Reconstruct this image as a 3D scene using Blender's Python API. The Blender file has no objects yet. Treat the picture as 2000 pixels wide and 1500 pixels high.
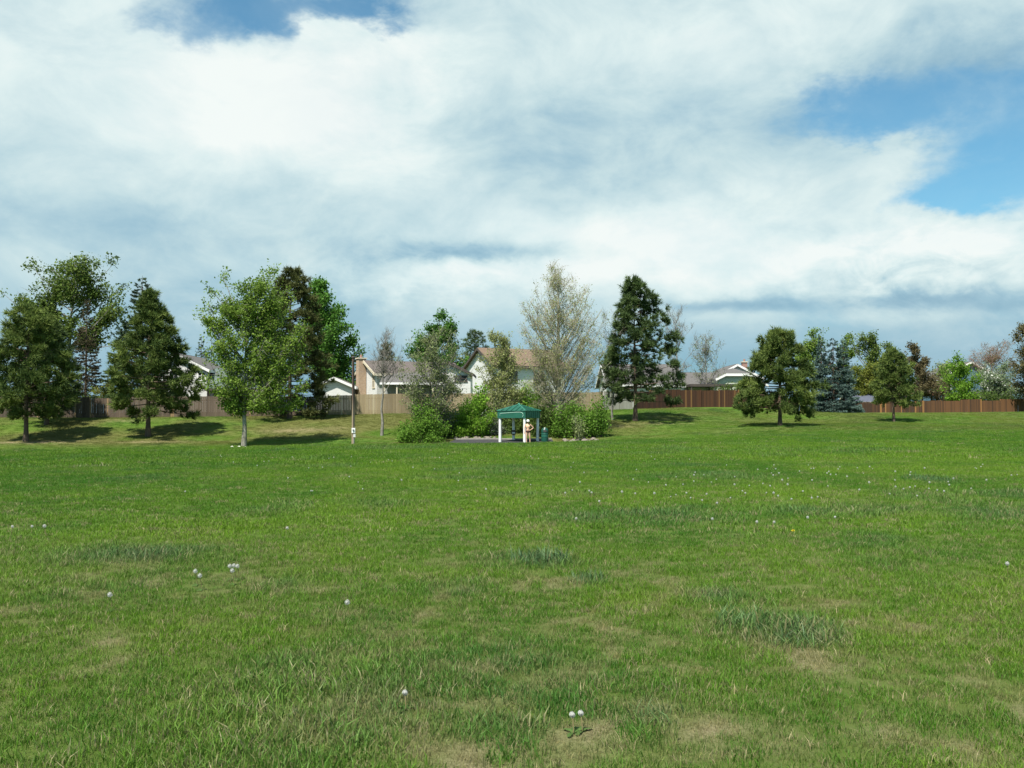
import bpy, math, random
import numpy as np
from mathutils import Vector, Matrix

R = np.random.default_rng(11)
random.seed(11)
sc = bpy.context.scene
COL = sc.collection

# ------------------------------------------------------------------ camera
F = 1900.0                      # focal length in photo pixels (2000 wide)
EYE = 1.6
PITCH = math.atan((815 - 750) / F)
cam_data = bpy.data.cameras.new('camera')
cam_data.sensor_width = 36.0
cam_data.lens = 36.0 * F / 2000.0
cam_data.clip_start = 0.1
cam_data.clip_end = 8000.0
cam = bpy.data.objects.new('camera', cam_data)
cam.location = (0, 0, EYE)
cam.rotation_euler = (math.pi / 2 + PITCH, 0, 0)
COL.objects.link(cam)
sc.camera = cam

# ------------------------------------------------------------------ exposure
sc.view_settings.view_transform = 'Standard'
sc.view_settings.look = 'None'
sc.view_settings.gamma = 1.0
sc.view_settings.use_curve_mapping = False
EXPOSURE = 0.85
sc.view_settings.exposure = EXPOSURE
EXG = 2.0 ** EXPOSURE
sc.cycles.max_bounces = 5
sc.cycles.diffuse_bounces = 2
sc.cycles.glossy_bounces = 2
sc.cycles.transmission_bounces = 3

# ------------------------------------------------------------------ sun
SUN_EL = math.radians(59)
SHADOW = Vector((0.52, 0.855, 0)).normalized()          # where shadows fall
sun_to = Vector((-SHADOW.x * math.cos(SUN_EL), -SHADOW.y * math.cos(SUN_EL), math.sin(SUN_EL)))
sd = bpy.data.lights.new('sun', 'SUN')
sd.energy = 5.0
sd.angle = math.radians(0.53)
sd.color = (1.0, 0.955, 0.87)
sun = bpy.data.objects.new('sun', sd)
sun.rotation_euler = (-sun_to).to_track_quat('-Z', 'Y').to_euler()
sun.location = (-30, -30, 60)
COL.objects.link(sun)

# ------------------------------------------------------------------ world: Nishita sky with a procedural cloud deck
world = bpy.data.worlds.new('World')
sc.world = world
world.use_nodes = True
wt = world.node_tree
wt.nodes.clear()

class NT:
    """tiny expression helper for shader nodes"""
    def __init__(self, tree):
        self.t = tree
    def n(self, kind, **kw):
        nd = self.t.nodes.new(kind)
        for k, v in kw.items():
            setattr(nd, k, v)
        return nd
    def put(self, sock, v):
        if hasattr(v, 'is_output') or isinstance(v, bpy.types.NodeSocket):
            self.t.links.new(v, sock)
        else:
            sock.default_value = v
    def m(self, op, a, b=0.0, c=None, clamp=False):
        nd = self.n('ShaderNodeMath', operation=op, use_clamp=clamp)
        self.put(nd.inputs[0], a); self.put(nd.inputs[1], b)
        if c is not None: self.put(nd.inputs[2], c)
        return nd.outputs[0]
    def mr(self, v, a, b, c=0.0, d=1.0, smooth=True):
        nd = self.n('ShaderNodeMapRange', interpolation_type='SMOOTHSTEP' if smooth else 'LINEAR')
        self.put(nd.inputs[0], v)
        for i, q in enumerate((a, b, c, d)): self.put(nd.inputs[1 + i], q)
        return nd.outputs[0]
    def mix(self, f, a, b, mode='MIX'):
        nd = self.n('ShaderNodeMix', data_type='RGBA', blend_type=mode)
        self.put(nd.inputs[0], f); self.put(nd.inputs[6], a); self.put(nd.inputs[7], b)
        return nd.outputs[2]
    def noise(self, vec, scale, detail=4.0, rough=0.55, dist=0.0):
        nd = self.n('ShaderNodeTexNoise')
        self.put(nd.inputs['Vector'], vec)
        nd.inputs['Scale'].default_value = scale
        nd.inputs['Detail'].default_value = detail
        nd.inputs['Roughness'].default_value = rough
        nd.inputs['Distortion'].default_value = dist
        return nd
    def mapping(self, vec, loc=(0, 0, 0), scale=(1, 1, 1)):
        nd = self.n('ShaderNodeMapping')
        self.put(nd.inputs[0], vec)
        nd.inputs['Location'].default_value = loc
        nd.inputs['Scale'].default_value = scale
        return nd.outputs[0]

def c4(c): return (c[0], c[1], c[2], 1.0)

def build_sky():
    g = NT(wt)
    tc = g.n('ShaderNodeTexCoord').outputs['Generated']
    sep = g.n('ShaderNodeSeparateXYZ'); g.put(sep.inputs[0], tc)
    x, y, z = sep.outputs
    # direction -> degrees of azimuth and elevation, warped so that edges fray
    w1 = g.noise(g.mapping(tc, scale=(1, 1, 1.9)), 7.0, 6.0, 0.62)
    ws = g.n('ShaderNodeSeparateColor'); g.put(ws.inputs[0], w1.outputs['Color'])
    az = g.m('MULTIPLY', g.m('ARCTAN2', x, y), 57.2958)
    el = g.m('MULTIPLY', g.m('ARCSINE', z), 57.2958)
    azw = g.m('ADD', az, g.m('MULTIPLY', g.m('SUBTRACT', ws.outputs[0], 0.5), 13.0))
    elw = g.m('ADD', el, g.m('MULTIPLY', g.m('SUBTRACT', ws.outputs[1], 0.5), 6.5))
    azs = g.m('ADD', az, g.m('MULTIPLY', g.m('SUBTRACT', ws.outputs[0], 0.5), 7.0))
    els = g.m('ADD', el, g.m('MULTIPLY', g.m('SUBTRACT', ws.outputs[1], 0.5), 2.2))
    def ae(px, py):
        u, v = (px - 1000) / F, (750 - py) / F
        d = Vector((u, math.cos(PITCH) - v * math.sin(PITCH), math.sin(PITCH) + v * math.cos(PITCH))).normalized()
        return math.degrees(math.atan2(d.x, d.y)), math.degrees(math.asin(d.z))
    def bump(px, py, rx, ry, soft=False):
        a0, e0 = ae(px, py)
        A, E = (azs, els) if soft else (azw, elw)
        p = g.m('DIVIDE', g.m('SUBTRACT', A, a0), rx / 33.2)
        q = g.m('DIVIDE', g.m('SUBTRACT', E, e0), ry / 33.2)
        s = g.m('ADD', g.m('MULTIPLY', p, p), g.m('MULTIPLY', q, q))
        return g.m('EXPONENT', g.m('MULTIPLY', s, -1.0))
    def total(start, items):
        acc = start
        for (px, py, rx, ry, wgt, *sf) in items:
            acc = g.m('MULTIPLY_ADD', bump(px, py, rx, ry, bool(sf)), wgt, acc)
        return acc
    big = g.noise(g.mapping(tc, loc=(3.1, 1.7, 0.4), scale=(1, 1, 1.5)), 2.6, 7.0, 0.58, 0.25).outputs[0]
    fine = g.noise(g.mapping(tc, loc=(0.3, 5.7, 2.4), scale=(1, 1, 1.6)), 9.0, 7.0, 0.6, 0.4).outputs[0]
    # how much cloud: openings of blue in an otherwise closed deck in front, broken cloud elsewhere, thinned out of view to lower the ambient fill
    front = g.mr(g.m('ABSOLUTE', az), 38.0, 75.0, 1.0, 0.0)
    low = g.mr(el, 26.0, 48.0, 1.0, 0.0)
    cover = g.m('MULTIPLY_ADD', g.m('MULTIPLY', front, low), 0.52, 0.30)
    dens = g.m('MULTIPLY_ADD', g.m('SUBTRACT', big, 0.5), 1.5, cover)
    dens = g.m('MULTIPLY_ADD', g.m('SUBTRACT', fine, 0.5), 0.55, dens)
    dens = total(dens, [
        (560, 20, 250, 62, -1.0), (420, 85, 130, 40, -0.65), (740, -5, 110, 50, -0.6), (530, 120, 60, 40, -0.3),
        (1790, 215, 230, 62, -0.70), (1660, 205, 120, 60, -0.3), (1920, 355, 150, 66, -0.80), (1790, 395, 130, 30, -0.5),
        (2080, 250, 120, 150, -0.45),
        (660, 130, 220, 80, 0.65), (640, 48, 75, 45, 0.75), (480, 78, 55, 32, 0.5), (850, 100, 140, 120, 0.4), (1300, 130, 260, 110, 0.35), (1600, 60, 260, 50, 0.35),
        (150, 250, 330, 240, 0.35), (1250, 470, 330, 90, 0.5), (1800, 500, 260, 70, 0.55), (500, 420, 350, 150, 0.4),
        (1000, 280, 260, 140, 0.35), (1700, 300, 70, 22, 0.25), (1600, 310, 160, 30, 0.35)])
    # broken cloud away from the view: no more than half the sky
    mask = g.m('MULTIPLY_ADD', g.mr(dens, 0.04, 0.80), 0.93, g.mr(fine, 0.35, 0.75, 0.01, 0.10), clamp=True)
    lowc = g.mr(el, 2.0, 8.5, 0.62, 0.0)
    mask = g.m('MAXIMUM', mask, lowc)
    # how bright the cloud is: sunlit heads and grey-blue bases
    br = g.m('MULTIPLY_ADD', g.m('SUBTRACT', fine, 0.5), 0.82, 0.575)
    br = g.m('MULTIPLY_ADD', g.m('SUBTRACT', big, 0.5), 0.5, br)
    br = total(br, [
        (640, 170, 260, 110, 0.42), (560, 280, 260, 90, 0.25), (840, 90, 120, 80, 0.2), (1260, 470, 320, 90, 0.42),
        (1820, 490, 220, 45, 0.42), (1500, 550, 220, 40, 0.2), (1400, 90, 220, 60, 0.2), (880, 550, 240, 30, 0.28),
        (150, 120, 260, 100, 0.1), (1150, 300, 280, 90, -0.20), (960, 220, 120, 140, -0.10), (1500, 250, 160, 60, -0.12), (60, 330, 200, 180, 0.0),
        (450, 470, 300, 70, -0.13), (930, 497, 190, 19, -0.5, 1), (1450, 602, 130, 13, -0.34, 1), (1790, 577, 130, 15, -0.30, 1),
        (1980, 592, 90, 16, -0.22, 1), (1600, 620, 300, 16, 0.12, 1), (520, 590, 330, 45, -0.14), (1900, 130, 200, 90, -0.38)])
    puff = g.noise(g.mapping(tc, loc=(2.2, 0.7, 1.1), scale=(1, 1, 1.8)), 20.0, 6.0, 0.6, 0.6).outputs[0]
    where = g.m('ADD', bump(1800, 515, 320, 75, True), g.m('MULTIPLY', bump(850, 520, 300, 60, True), 0.6))
    br = g.m('ADD', br, g.m('MULTIPLY', g.m('MULTIPLY', g.m('SUBTRACT', puff, 0.52), 1.5), where))
    br = g.m('SUBTRACT', br, g.mr(el, 1.0, 9.5, 0.46, 0.0))
    ramp = g.n('ShaderNodeValToRGB')
    g.put(ramp.inputs[0], br)
    els_ = ramp.color_ramp.elements
    K = 10.0 / EXG
    def col(r, gg, b): return (r * K, gg * K, b * K, 1)
    els_[0].position = 0.0; els_[0].color = col(0.22, 0.40, 0.53)
    els_[1].position = 1.0; els_[1].color = col(0.90, 0.96, 0.94)
    for pos, cc in ((0.28, (0.37, 0.56, 0.66)), (0.5, (0.56, 0.73, 0.77)), (0.75, (0.75, 0.88, 0.88))):
        e = els_.new(pos); e.color = col(*cc)
    sky = g.n('ShaderNodeTexSky', sky_type='NISHITA', sun_disc=False)
    sky.sun_elevation = SUN_EL
    sky.sun_rotation = math.atan2(sun_to.x, sun_to.y)
    sky.air_density = 1.0; sky.dust_density = 0.4; sky.ozone_density = 2.2
    blue = g.mix(1.0, sky.outputs[0], (0.50, 0.80, 0.78, 1), 'MULTIPLY')
    colr = g.mix(mask, blue, ramp.outputs[0])
    bg = g.n('ShaderNodeBackground')
    g.put(bg.inputs[0], colr)
    bg.inputs[1].default_value = 0.10
    out = g.n('ShaderNodeOutputWorld')
    wt.links.new(bg.outputs[0], out.inputs[0])
build_sky()

# ------------------------------------------------------------------ helpers
def P(px, py, Y):
    """world point at depth Y seen at photo pixel (px, py): used to measure real positions and sizes"""
    u, v = (px - 1000) / F, (750 - py) / F
    dy = math.cos(PITCH) - v * math.sin(PITCH)
    dz = math.sin(PITCH) + v * math.cos(PITCH)
    s = Y / dy
    return np.array((u * s, Y, EYE + dz * s))

def vnoise(x, y, seed=0):
    xi = np.floor(x).astype(np.int64); yi = np.floor(y).astype(np.int64)
    fx = x - xi; fy = y - yi
    fx = fx * fx * (3 - 2 * fx); fy = fy * fy * (3 - 2 * fy)
    def h(a, b):
        n = (a * 374761393 + b * 668265263 + seed * 974711) & 0x7fffffff
        n = ((n ^ (n >> 13)) * 1274126177) & 0x7fffffff
        return ((n ^ (n >> 16)) & 0xffff) / 65535.0
    return ((h(xi, yi) * (1 - fx) + h(xi + 1, yi) * fx) * (1 - fy) + (h(xi, yi + 1) * (1 - fx) + h(xi + 1, yi + 1) * fx) * fy)

def fbm(x, y, seed=0, octv=4):
    a, s, t = 1.0, 0.0, 0.0
    x = np.asarray(x, float); y = np.asarray(y, float)
    for i in range(octv):
        s = s + a * vnoise(x * 2 ** i, y * 2 ** i, seed + i * 17); t += a; a *= 0.55
    return s / t

def sstep(a, b, v):
    t = np.clip((v - a) / (b - a), 0, 1)
    return t * t * (3 - 2 * t)

# terrain table: rows are distances, columns are X; a nearly flat field, a shallow basin, a bank up to the fences
TX = np.array([-75, -37, -19, -8, 2, 9, 16, 24, 34, 57, 80.])
TY = np.array([-60, 0, 30, 56, 62, 67, 71, 76, 84, 90, 97, 101, 108, 113, 125, 170, 400.])
TZ = np.array([
    [0, 0, 0, 0, 0, 0, 0, 0, 0, 0, 0],
    [0, 0, 0, 0, 0, 0, 0, 0, 0, 0, 0],
    [-.45, -.28, -.14, -.06, .0, .06, .12, .17, .22, .30, .35],
    [-.95, -.62, -.30, -.12, .0, .12, .22, .30, .37, .48, .55],
    [-1.1, -.76, -.38, -.16, -.01, .14, .27, .38, .45, .56, .6],
    [-1.05, -.80, -.55, -.48, -.36, -.12, .30, .48, .55, .65, .7],
    [-.6, -.45, -.42, -.34, -.29, -.06, .40, .60, .66, .75, .8],
    [.1, -.05, .05, .15, .15, .30, .70, .82, .80, .90, 1.0],
    [1.5, 1.5, 1.45, 1.40, 1.45, 1.35, 1.25, 1.10, 1.05, 1.2, 1.3],
    [1.8, 1.8, 1.95, 2.00, 2.05, 2.1, 1.95, 1.6, 1.45, 1.6, 1.7],
    [1.9, 1.95, 2.1, 2.2, 2.35, 2.5, 2.5, 2.35, 1.95, 2.15, 2.3],
    [1.9, 2.0, 2.2, 2.3, 2.4, 2.6, 2.7, 2.65, 2.05, 2.25, 2.4],
    [1.9, 2.0, 2.2, 2.3, 2.4, 2.6, 2.75, 2.7, 1.55, 1.95, 2.1],
    [1.9, 2.0, 2.2, 2.3, 2.4, 2.6, 2.7, 2.5, 1.40, 1.85, 2.0],
    [1.9, 2.0, 2.2, 2.3, 2.4, 2.5, 2.5, 2.2, 1.5, 1.7, 1.9],
    [1.9, 2.0, 2.1, 2.2, 2.2, 2.2, 2.1, 2.0, 1.8, 1.8, 1.9],
    [2.0] * 11])
def smooth_idx(v, T):
    i = np.clip(np.searchsorted(T, v) - 1, 0, len(T) - 2)
    t = np.clip((v - T[i]) / (T[i + 1] - T[i]), 0, 1)
    return i, t
def catmull(p0, p1, p2, p3, t):
    return 0.5 * (2 * p1 + (p2 - p0) * t + (2 * p0 - 5 * p1 + 4 * p2 - p3) * t ** 2 + (3 * p1 - p0 - 3 * p2 + p3) * t ** 3)
def ground_z(x, y):
    x = np.asarray(x, float); y = np.asarray(y, float)
    i, s = smooth_idx(np.clip(x, TX[0], TX[-1]), TX)
    j, t = smooth_idx(np.clip(y, TY[0], TY[-1]), TY)
    s = s * s * (3 - 2 * s) * 0.5 + s * 0.5
    def row(jj):
        jj = np.clip(jj, 0, len(TY) - 1)
        return TZ[jj, i] * (1 - s) + TZ[jj, i + 1] * s
    za = row(j) * (1 - t) + row(j + 1) * t
    zb = catmull(row(j - 1), row(j), row(j + 1), row(j + 2), t)
    z = 0.5 * za + 0.5 * zb
    return z + (fbm(x * 0.35, y * 0.35, 5, 3) - 0.5) * 0.07 * sstep(0, 10, y) + (fbm(x * 0.08 + 9, y * 0.08, 8, 2) - 0.5) * 0.16 * sstep(20, 60, y)
def gz(x, y): return float(ground_z(x, y))

def G(px, py):
    """point of the near field under a photo pixel"""
    Y = 10.0
    for _ in range(60):
        p = P(px, py, Y)
        zt = gz(p[0], Y)
        k = (EYE - zt) / max(1e-4, (EYE - p[2]))
        Y = min(62.0, 0.5 * Y + 0.5 * Y * k)
    p = P(px, py, Y)
    return np.array((p[0], Y, gz(p[0], Y)))

class MB:
    """collects triangles and quads with a tint per face, links them as one mesh"""
    def __init__(self):
        self.v, self.t, self.q, self.tt, self.qt, self.n = [], [], [], [], [], 0
    def add(self, v, tris=None, quads=None, tint=0.5):
        v = np.asarray(v, float).reshape(-1, 3)
        if tris is not None and len(tris):
            a = np.asarray(tris, np.int64).reshape(-1, 3) + self.n
            self.t.append(a); self.tt.append(np.broadcast_to(np.asarray(tint, float), (len(a),)).copy())
        if quads is not None and len(quads):
            a = np.asarray(quads, np.int64).reshape(-1, 4) + self.n
            self.q.append(a); self.qt.append(np.broadcast_to(np.asarray(tint, float), (len(a),)).copy())
        self.v.append(v); self.n += len(v)
        return self
    def box(self, c, s, rz=0.0, tint=0.5, axes=None):
        c = np.asarray(c, float); h = np.asarray(s, float) / 2
        k = np.array([[-1,-1,-1],[1,-1,-1],[1,1,-1],[-1,1,-1],[-1,-1,1],[1,-1,1],[1,1,1],[-1,1,1]], float) * h
        if axes is not None:
            k = k @ np.asarray(axes, float)
        elif rz:
            co, si = math.cos(rz), math.sin(rz)
            k = k @ np.array([[co, si, 0], [-si, co, 0], [0, 0, 1]])
        return self.add(k + c, quads=[[0,3,2,1],[4,5,6,7],[0,1,5,4],[1,2,6,5],[2,3,7,6],[3,0,4,7]], tint=tint)
    def prism(self, poly, d, tint=0.5):
        """closed solid from a planar polygon swept by vector d"""
        poly = np.asarray(poly, float); d = np.asarray(d, float); n = len(poly)
        v = np.vstack([poly, poly + d])
        self.add(v, quads=[[i, (i + 1) % n, n + (i + 1) % n, n + i] for i in range(n)], tint=tint)
        tr = [[0, i + 1, i] for i in range(1, n - 1)] + [[n, n + i, n + i + 1] for i in range(1, n - 1)]
        return self.add(v, tris=tr, tint=tint)
    def tube(self, pts, rad, sides=6, tint=0.5, cap=True):
        pts = np.asarray(pts, float); k = len(pts)
        rad = np.broadcast_to(np.asarray(rad, float), (k,))
        tan = np.gradient(pts, axis=0)
        tan /= np.linalg.norm(tan, axis=1, keepdims=True) + 1e-9
        ref = np.array((0, 0, 1.0)) if abs(tan[:, 2]).mean() < 0.8 else np.array((1.0, 0, 0))
        a = np.cross(tan, ref); a /= np.linalg.norm(a, axis=1, keepdims=True) + 1e-9
        b = np.cross(tan, a)
        th = np.arange(sides) * 2 * math.pi / sides
        ring = pts[:, None, :] + rad[:, None, None] * (np.cos(th)[None, :, None] * a[:, None, :] + np.sin(th)[None, :, None] * b[:, None, :])
        i = np.arange(k - 1)[:, None] * sides; j = np.arange(sides)[None, :]; j2 = (j + 1) % sides
        q = np.stack([i + j, i + j2, i + sides + j2, i + sides + j], -1).reshape(-1, 4)
        base = self.n
        self.add(ring.reshape(-1, 3), quads=q, tint=tint)
        if cap and sides > 2:
            for r0 in (0, (k - 1) * sides):
                c = ring[0 if r0 == 0 else -1].mean(0)
                o = self.n
                rr = ring[0 if r0 == 0 else -1]
                self.add(np.vstack([rr, c]), tris=[[m, (m + 1) % sides, sides] for m in range(sides)], tint=tint)
        return self
    def lathe(self, c, prof, sides=16, tint=0.5, sx=1.0, sy=1.0):
        """surface of revolution: prof is [(r, z), ...]"""
        prof = np.asarray(prof, float); k = len(prof)
        th = np.arange(sides) * 2 * math.pi / sides
        v = np.stack([prof[:, 0:1] * np.cos(th) * sx, prof[:, 0:1] * np.sin(th) * sy, np.repeat(prof[:, 1:2], sides, 1)], -1)
        i = np.arange(k - 1)[:, None] * sides; j = np.arange(sides)[None, :]; j2 = (j + 1) % sides
        q = np.stack([i + j, i + j2, i + sides + j2, i + sides + j], -1).reshape(-1, 4)
        return self.add(v.reshape(-1, 3) + np.asarray(c, float), quads=q, tint=tint)
    def mesh(self, name, mat, off=(0, 0, 0), smooth=False):
        v = np.vstack(self.v) - np.asarray(off, float)
        t = np.vstack(self.t) if self.t else np.zeros((0, 3), np.int64)
        q = np.vstack(self.q) if self.q else np.zeros((0, 4), np.int64)
        me = bpy.data.meshes.new(name)
        me.vertices.add(len(v)); me.vertices.foreach_set('co', v.ravel())
        nl = len(t) * 3 + len(q) * 4
        me.loops.add(nl)
        me.loops.foreach_set('vertex_index', np.concatenate([t.ravel(), q.ravel()]).astype(np.int32))
        me.polygons.add(len(t) + len(q))
        st = np.concatenate([np.arange(len(t)) * 3, len(t) * 3 + np.arange(len(q)) * 4]).astype(np.int32)
        me.polygons.foreach_set('loop_start', st)
        me.polygons.foreach_set('use_smooth', np.full(len(t) + len(q), smooth))
        at = me.attributes.new('tint', 'FLOAT', 'FACE')
        at.data.foreach_set('value', np.concatenate([np.concatenate(self.tt) if self.tt else np.zeros(0), np.concatenate(self.qt) if self.qt else np.zeros(0)]).astype(np.float32))
        me.update(calc_edges=True)
        if mat: me.materials.append(mat)
        return me
    def build(self, name, mat, parent=None, smooth=False):
        off = parent_origin(parent)
        o = bpy.data.objects.new(name, self.mesh(name, mat, off, smooth))
        COL.objects.link(o)
        if parent is not None: o.parent = parent
        return o

def parent_origin(p):
    off = np.zeros(3)
    while p is not None:
        off = off + np.array(p.location); p = p.parent
    return off

def tag(o, label=None, cat=None, group=None, kind=None):
    if label: o['label'] = label
    if cat: o['category'] = cat
    if group: o['group'] = group
    if kind: o['kind'] = kind
    return o

def thing(name, label, cat, loc, group=None):
    o = bpy.data.objects.new(name, None)
    o.empty_display_size = 0.3
    o.location = loc
    COL.objects.link(o)
    return tag(o, label, cat, group)

# ------------------------------------------------------------------ materials
def new_mat(name):
    m = bpy.data.materials.new(name); m.use_nodes = True
    m.node_tree.nodes.clear()
    return m, NT(m.node_tree)

def surf(name, c1, c2=None, scale=3.0, rough=0.8, bump=0.0, bump_scale=30.0, tintmix=0.0, tint2=None, stretch=(1, 1, 1), spec=0.3, metallic=0.0):
    """two-colour noise surface; with tint2 the per-face tint picks between the noise colour and tint2"""
    m, g = new_mat(name)
    tc = g.n('ShaderNodeTexCoord').outputs['Object']
    vec = g.mapping(tc, scale=stretch)
    n = g.noise(vec, scale, 5.0, 0.6).outputs[0]
    col = g.mix(g.mr(n, 0.3, 0.7), c4(c1), c4(c2 or c1))
    if tint2 is not None:
        at = g.n('ShaderNodeAttribute', attribute_name='tint')
        col = g.mix(g.m('MULTIPLY', at.outputs['Fac'], tintmix or 1.0), col, c4(tint2))
    b = g.n('ShaderNodeBsdfPrincipled')
    g.put(b.inputs['Base Color'], col)
    b.inputs['Roughness'].default_value = rough
    b.inputs['Specular IOR Level'].default_value = spec
    b.inputs['Metallic'].default_value = metallic
    if bump:
        bn = g.n('ShaderNodeBump')
        bn.inputs['Strength'].default_value = bump
        bn.inputs['Distance'].default_value = 0.02
        g.put(bn.inputs['Height'], g.noise(vec, bump_scale, 4.0, 0.6).outputs[0])
        g.put(b.inputs['Normal'], bn.outputs[0])
    out = g.n('ShaderNodeOutputMaterial')
    m.node_tree.links.new(b.outputs[0], out.inputs[0])
    return m

def foliage(name, dark, light, trans=0.3, third=None, rough=0.65):
    """leaf material: per-face tint runs from dark to light leaves, with some light passing through"""
    m, g = new_mat(name)
    at = g.n('ShaderNodeAttribute', attribute_name='tint')
    rp = g.n('ShaderNodeValToRGB')
    g.put(rp.inputs[0], at.outputs['Fac'])
    e = rp.color_ramp.elements
    e[0].color = c4(dark); e[1].color = c4(light)
    if third:
        x = e.new(0.9); x.color = c4(light); e[len(e) - 1].color = c4(third)
    b = g.n('ShaderNodeBsdfPrincipled')
    g.put(b.inputs['Base Color'], rp.outputs[0])
    b.inputs['Roughness'].default_value = rough
    b.inputs['Specular IOR Level'].default_value = 0.12
    t = g.n('ShaderNodeBsdfTranslucent')
    g.put(t.inputs[0], rp.outputs[0])
    mx = g.n('ShaderNodeMixShader'); mx.inputs[0].default_value = trans
    m.node_tree.links.new(b.outputs[0], mx.inputs[1]); m.node_tree.links.new(t.outputs[0], mx.inputs[2])
    out = g.n('ShaderNodeOutputMaterial')
    m.node_tree.links.new(mx.outputs[0], out.inputs[0])
    return m
# ------------------------------------------------------------------ ground
def near_patch(x, y, list_):
    s = np.zeros_like(np.asarray(x, float))
    for (cx, cy, rx, ry, w) in list_:
        s = s + w * np.exp(-(((x - cx) / rx) ** 2 + ((y - cy) / ry) ** 2))
    return s

def pix_patch(px, py, rpx, rdepth, w):
    g = G(px, py)
    return (g[0], g[1], rpx * g[1] / F, rdepth, w)
STRAW = [pix_patch(*a) for a in [
    (850, 1470, 160, .35, .5), (1080, 1330, 60, .2, .3), (1000, 1480, 160, .4, .45), (1300, 1450, 160, .4, .45), (1500, 1420, 140, .5, .35),
    (1540, 1270, 70, .25, .7), (1900, 1370, 90, .4, .45), (1380, 1180, 90, .5, .25), (650, 1205, 50, .3, .45), (1700, 1320, 110, .4, .35),
    (620, 1150, 60, .4, .3), (880, 1160, 70, .4, .25), (1130, 967, 50, .6, .5), (1240, 1230, 90, .4, .2), (830, 1300, 60, .25, .4), (200, 1270, 80, .4, .25)]]
TALL = [pix_patch(*a) for a in [
    (1530, 1232, 100, .55, 1.15), (1420, 1165, 70, .3, .55), (1035, 1098, 75, .45, .85), (1150, 1135, 28, .2, .8), (1120, 965, 90, .8, .4),
    (1230, 1010, 180, 1.2, .45), (1640, 1000, 150, 1.0, .5), (880, 1150, 70, .4, .4), (560, 1140, 60, .4, .35), (300, 1090, 120, .8, .4),
    (150, 1150, 120, .8, .3), (1380, 930, 120, 1.6, .4), (1820, 938, 25, 1.0, .7), (740, 985, 60, 1.2, .35), (1000, 1375, 70, .25, .3),
    (1280, 1400, 40, .15, .35), (760, 1380, 90, .3, .25)]]
def straw_at(x, y):
    n = fbm(x * 4.6 + 40, y * 2.6, 21, 4)
    m = fbm(x * 0.5, y * 0.3 + 7, 33, 3)
    nearness = 1 - sstep(5, 16, y)
    s = sstep(0.53, 0.72, n * 0.72 + m * 0.28) * (0.25 + 0.55 * nearness) + near_patch(x, y, STRAW) * sstep(0.34, 0.62, n)
    return np.clip(s, 0, 1)
def tall_at(x, y):
    n = fbm(x * 1.7 + 3, y * 1.5 + 11, 51, 3)
    return np.clip(near_patch(x, y, TALL) * (0.5 + 1.0 * sstep(.35, .65, n)) + 0.35 * sstep(0.58, 0.8, fbm(x * 0.5, y * 0.35, 61, 3)), 0, 1)
def dry_bank_at(x, y):
    """dry olive turf on the bank between the basin and the fences"""
    b = sstep(67, 74, y) * (1 - sstep(108, 130, y))
    n = fbm(x * 0.22 + 4, y * 0.22, 71, 4)
    left = 1 - 0.45 * sstep(5, 20, x)
    return b * left * sstep(0.30, 0.66, n)
BARE = []          # worn ground under trees: (x, y, rx, ry, weight), filled before the ground is built
for (px_, Y_, rx_, ry_, w_) in [(40, 73.2, 3.2, 1.5, .9), (100, 74, 2.2, 1.2, .6), (300, 73.5, 3.0, .9, .8), (250, 83, 2.2, .8, .5), (570, 78.5, 2.6, 1.0, .7), (640, 79.5, 2.0, .8, .5),
                                (1300, 81.5, 3.0, .7, .6), (1210, 80, 2.2, .7, .5), (1530, 75.6, 2.8, .8, .35), (1320, 97, 4.5, .6, .5), (1740, 82, 2.0, .6, .3)]:
    BARE.append(((px_ - 1000) / F * Y_, Y_, rx_, ry_, w_))

def axis(lo_hi):
    out = []
    for (a, b, st) in lo_hi:
        out.append(np.arange(a, b, st))
    return np.concatenate(out)
gx = axis([(-3000, -300, 300), (-300, -90, 15), (-90, -26, 1.0), (-26, 26, 0.3), (26, 90, 1.0), (90, 300, 15), (300, 3001, 300)])
gy = axis([(-300, -20, 20), (-20, 2, 1.0), (2, 24, 0.25), (24, 60, 0.6), (60, 116, 0.5), (116, 180, 4), (180, 600, 30), (600, 5001, 400)])
XX, YY = np.meshgrid(gx, gy)
ZZ = ground_z(XX, YY)
nx, ny = len(gx), len(gy)
gm = MB()
ii, jj = np.meshgrid(np.arange(nx - 1), np.arange(ny - 1))
q = np.stack([jj * nx + ii, jj * nx + ii + 1, (jj + 1) * nx + ii + 1, (jj + 1) * nx + ii], -1).reshape(-1, 4)
gm.add(np.stack([XX, YY, ZZ], -1).reshape(-1, 3), quads=q)

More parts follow.
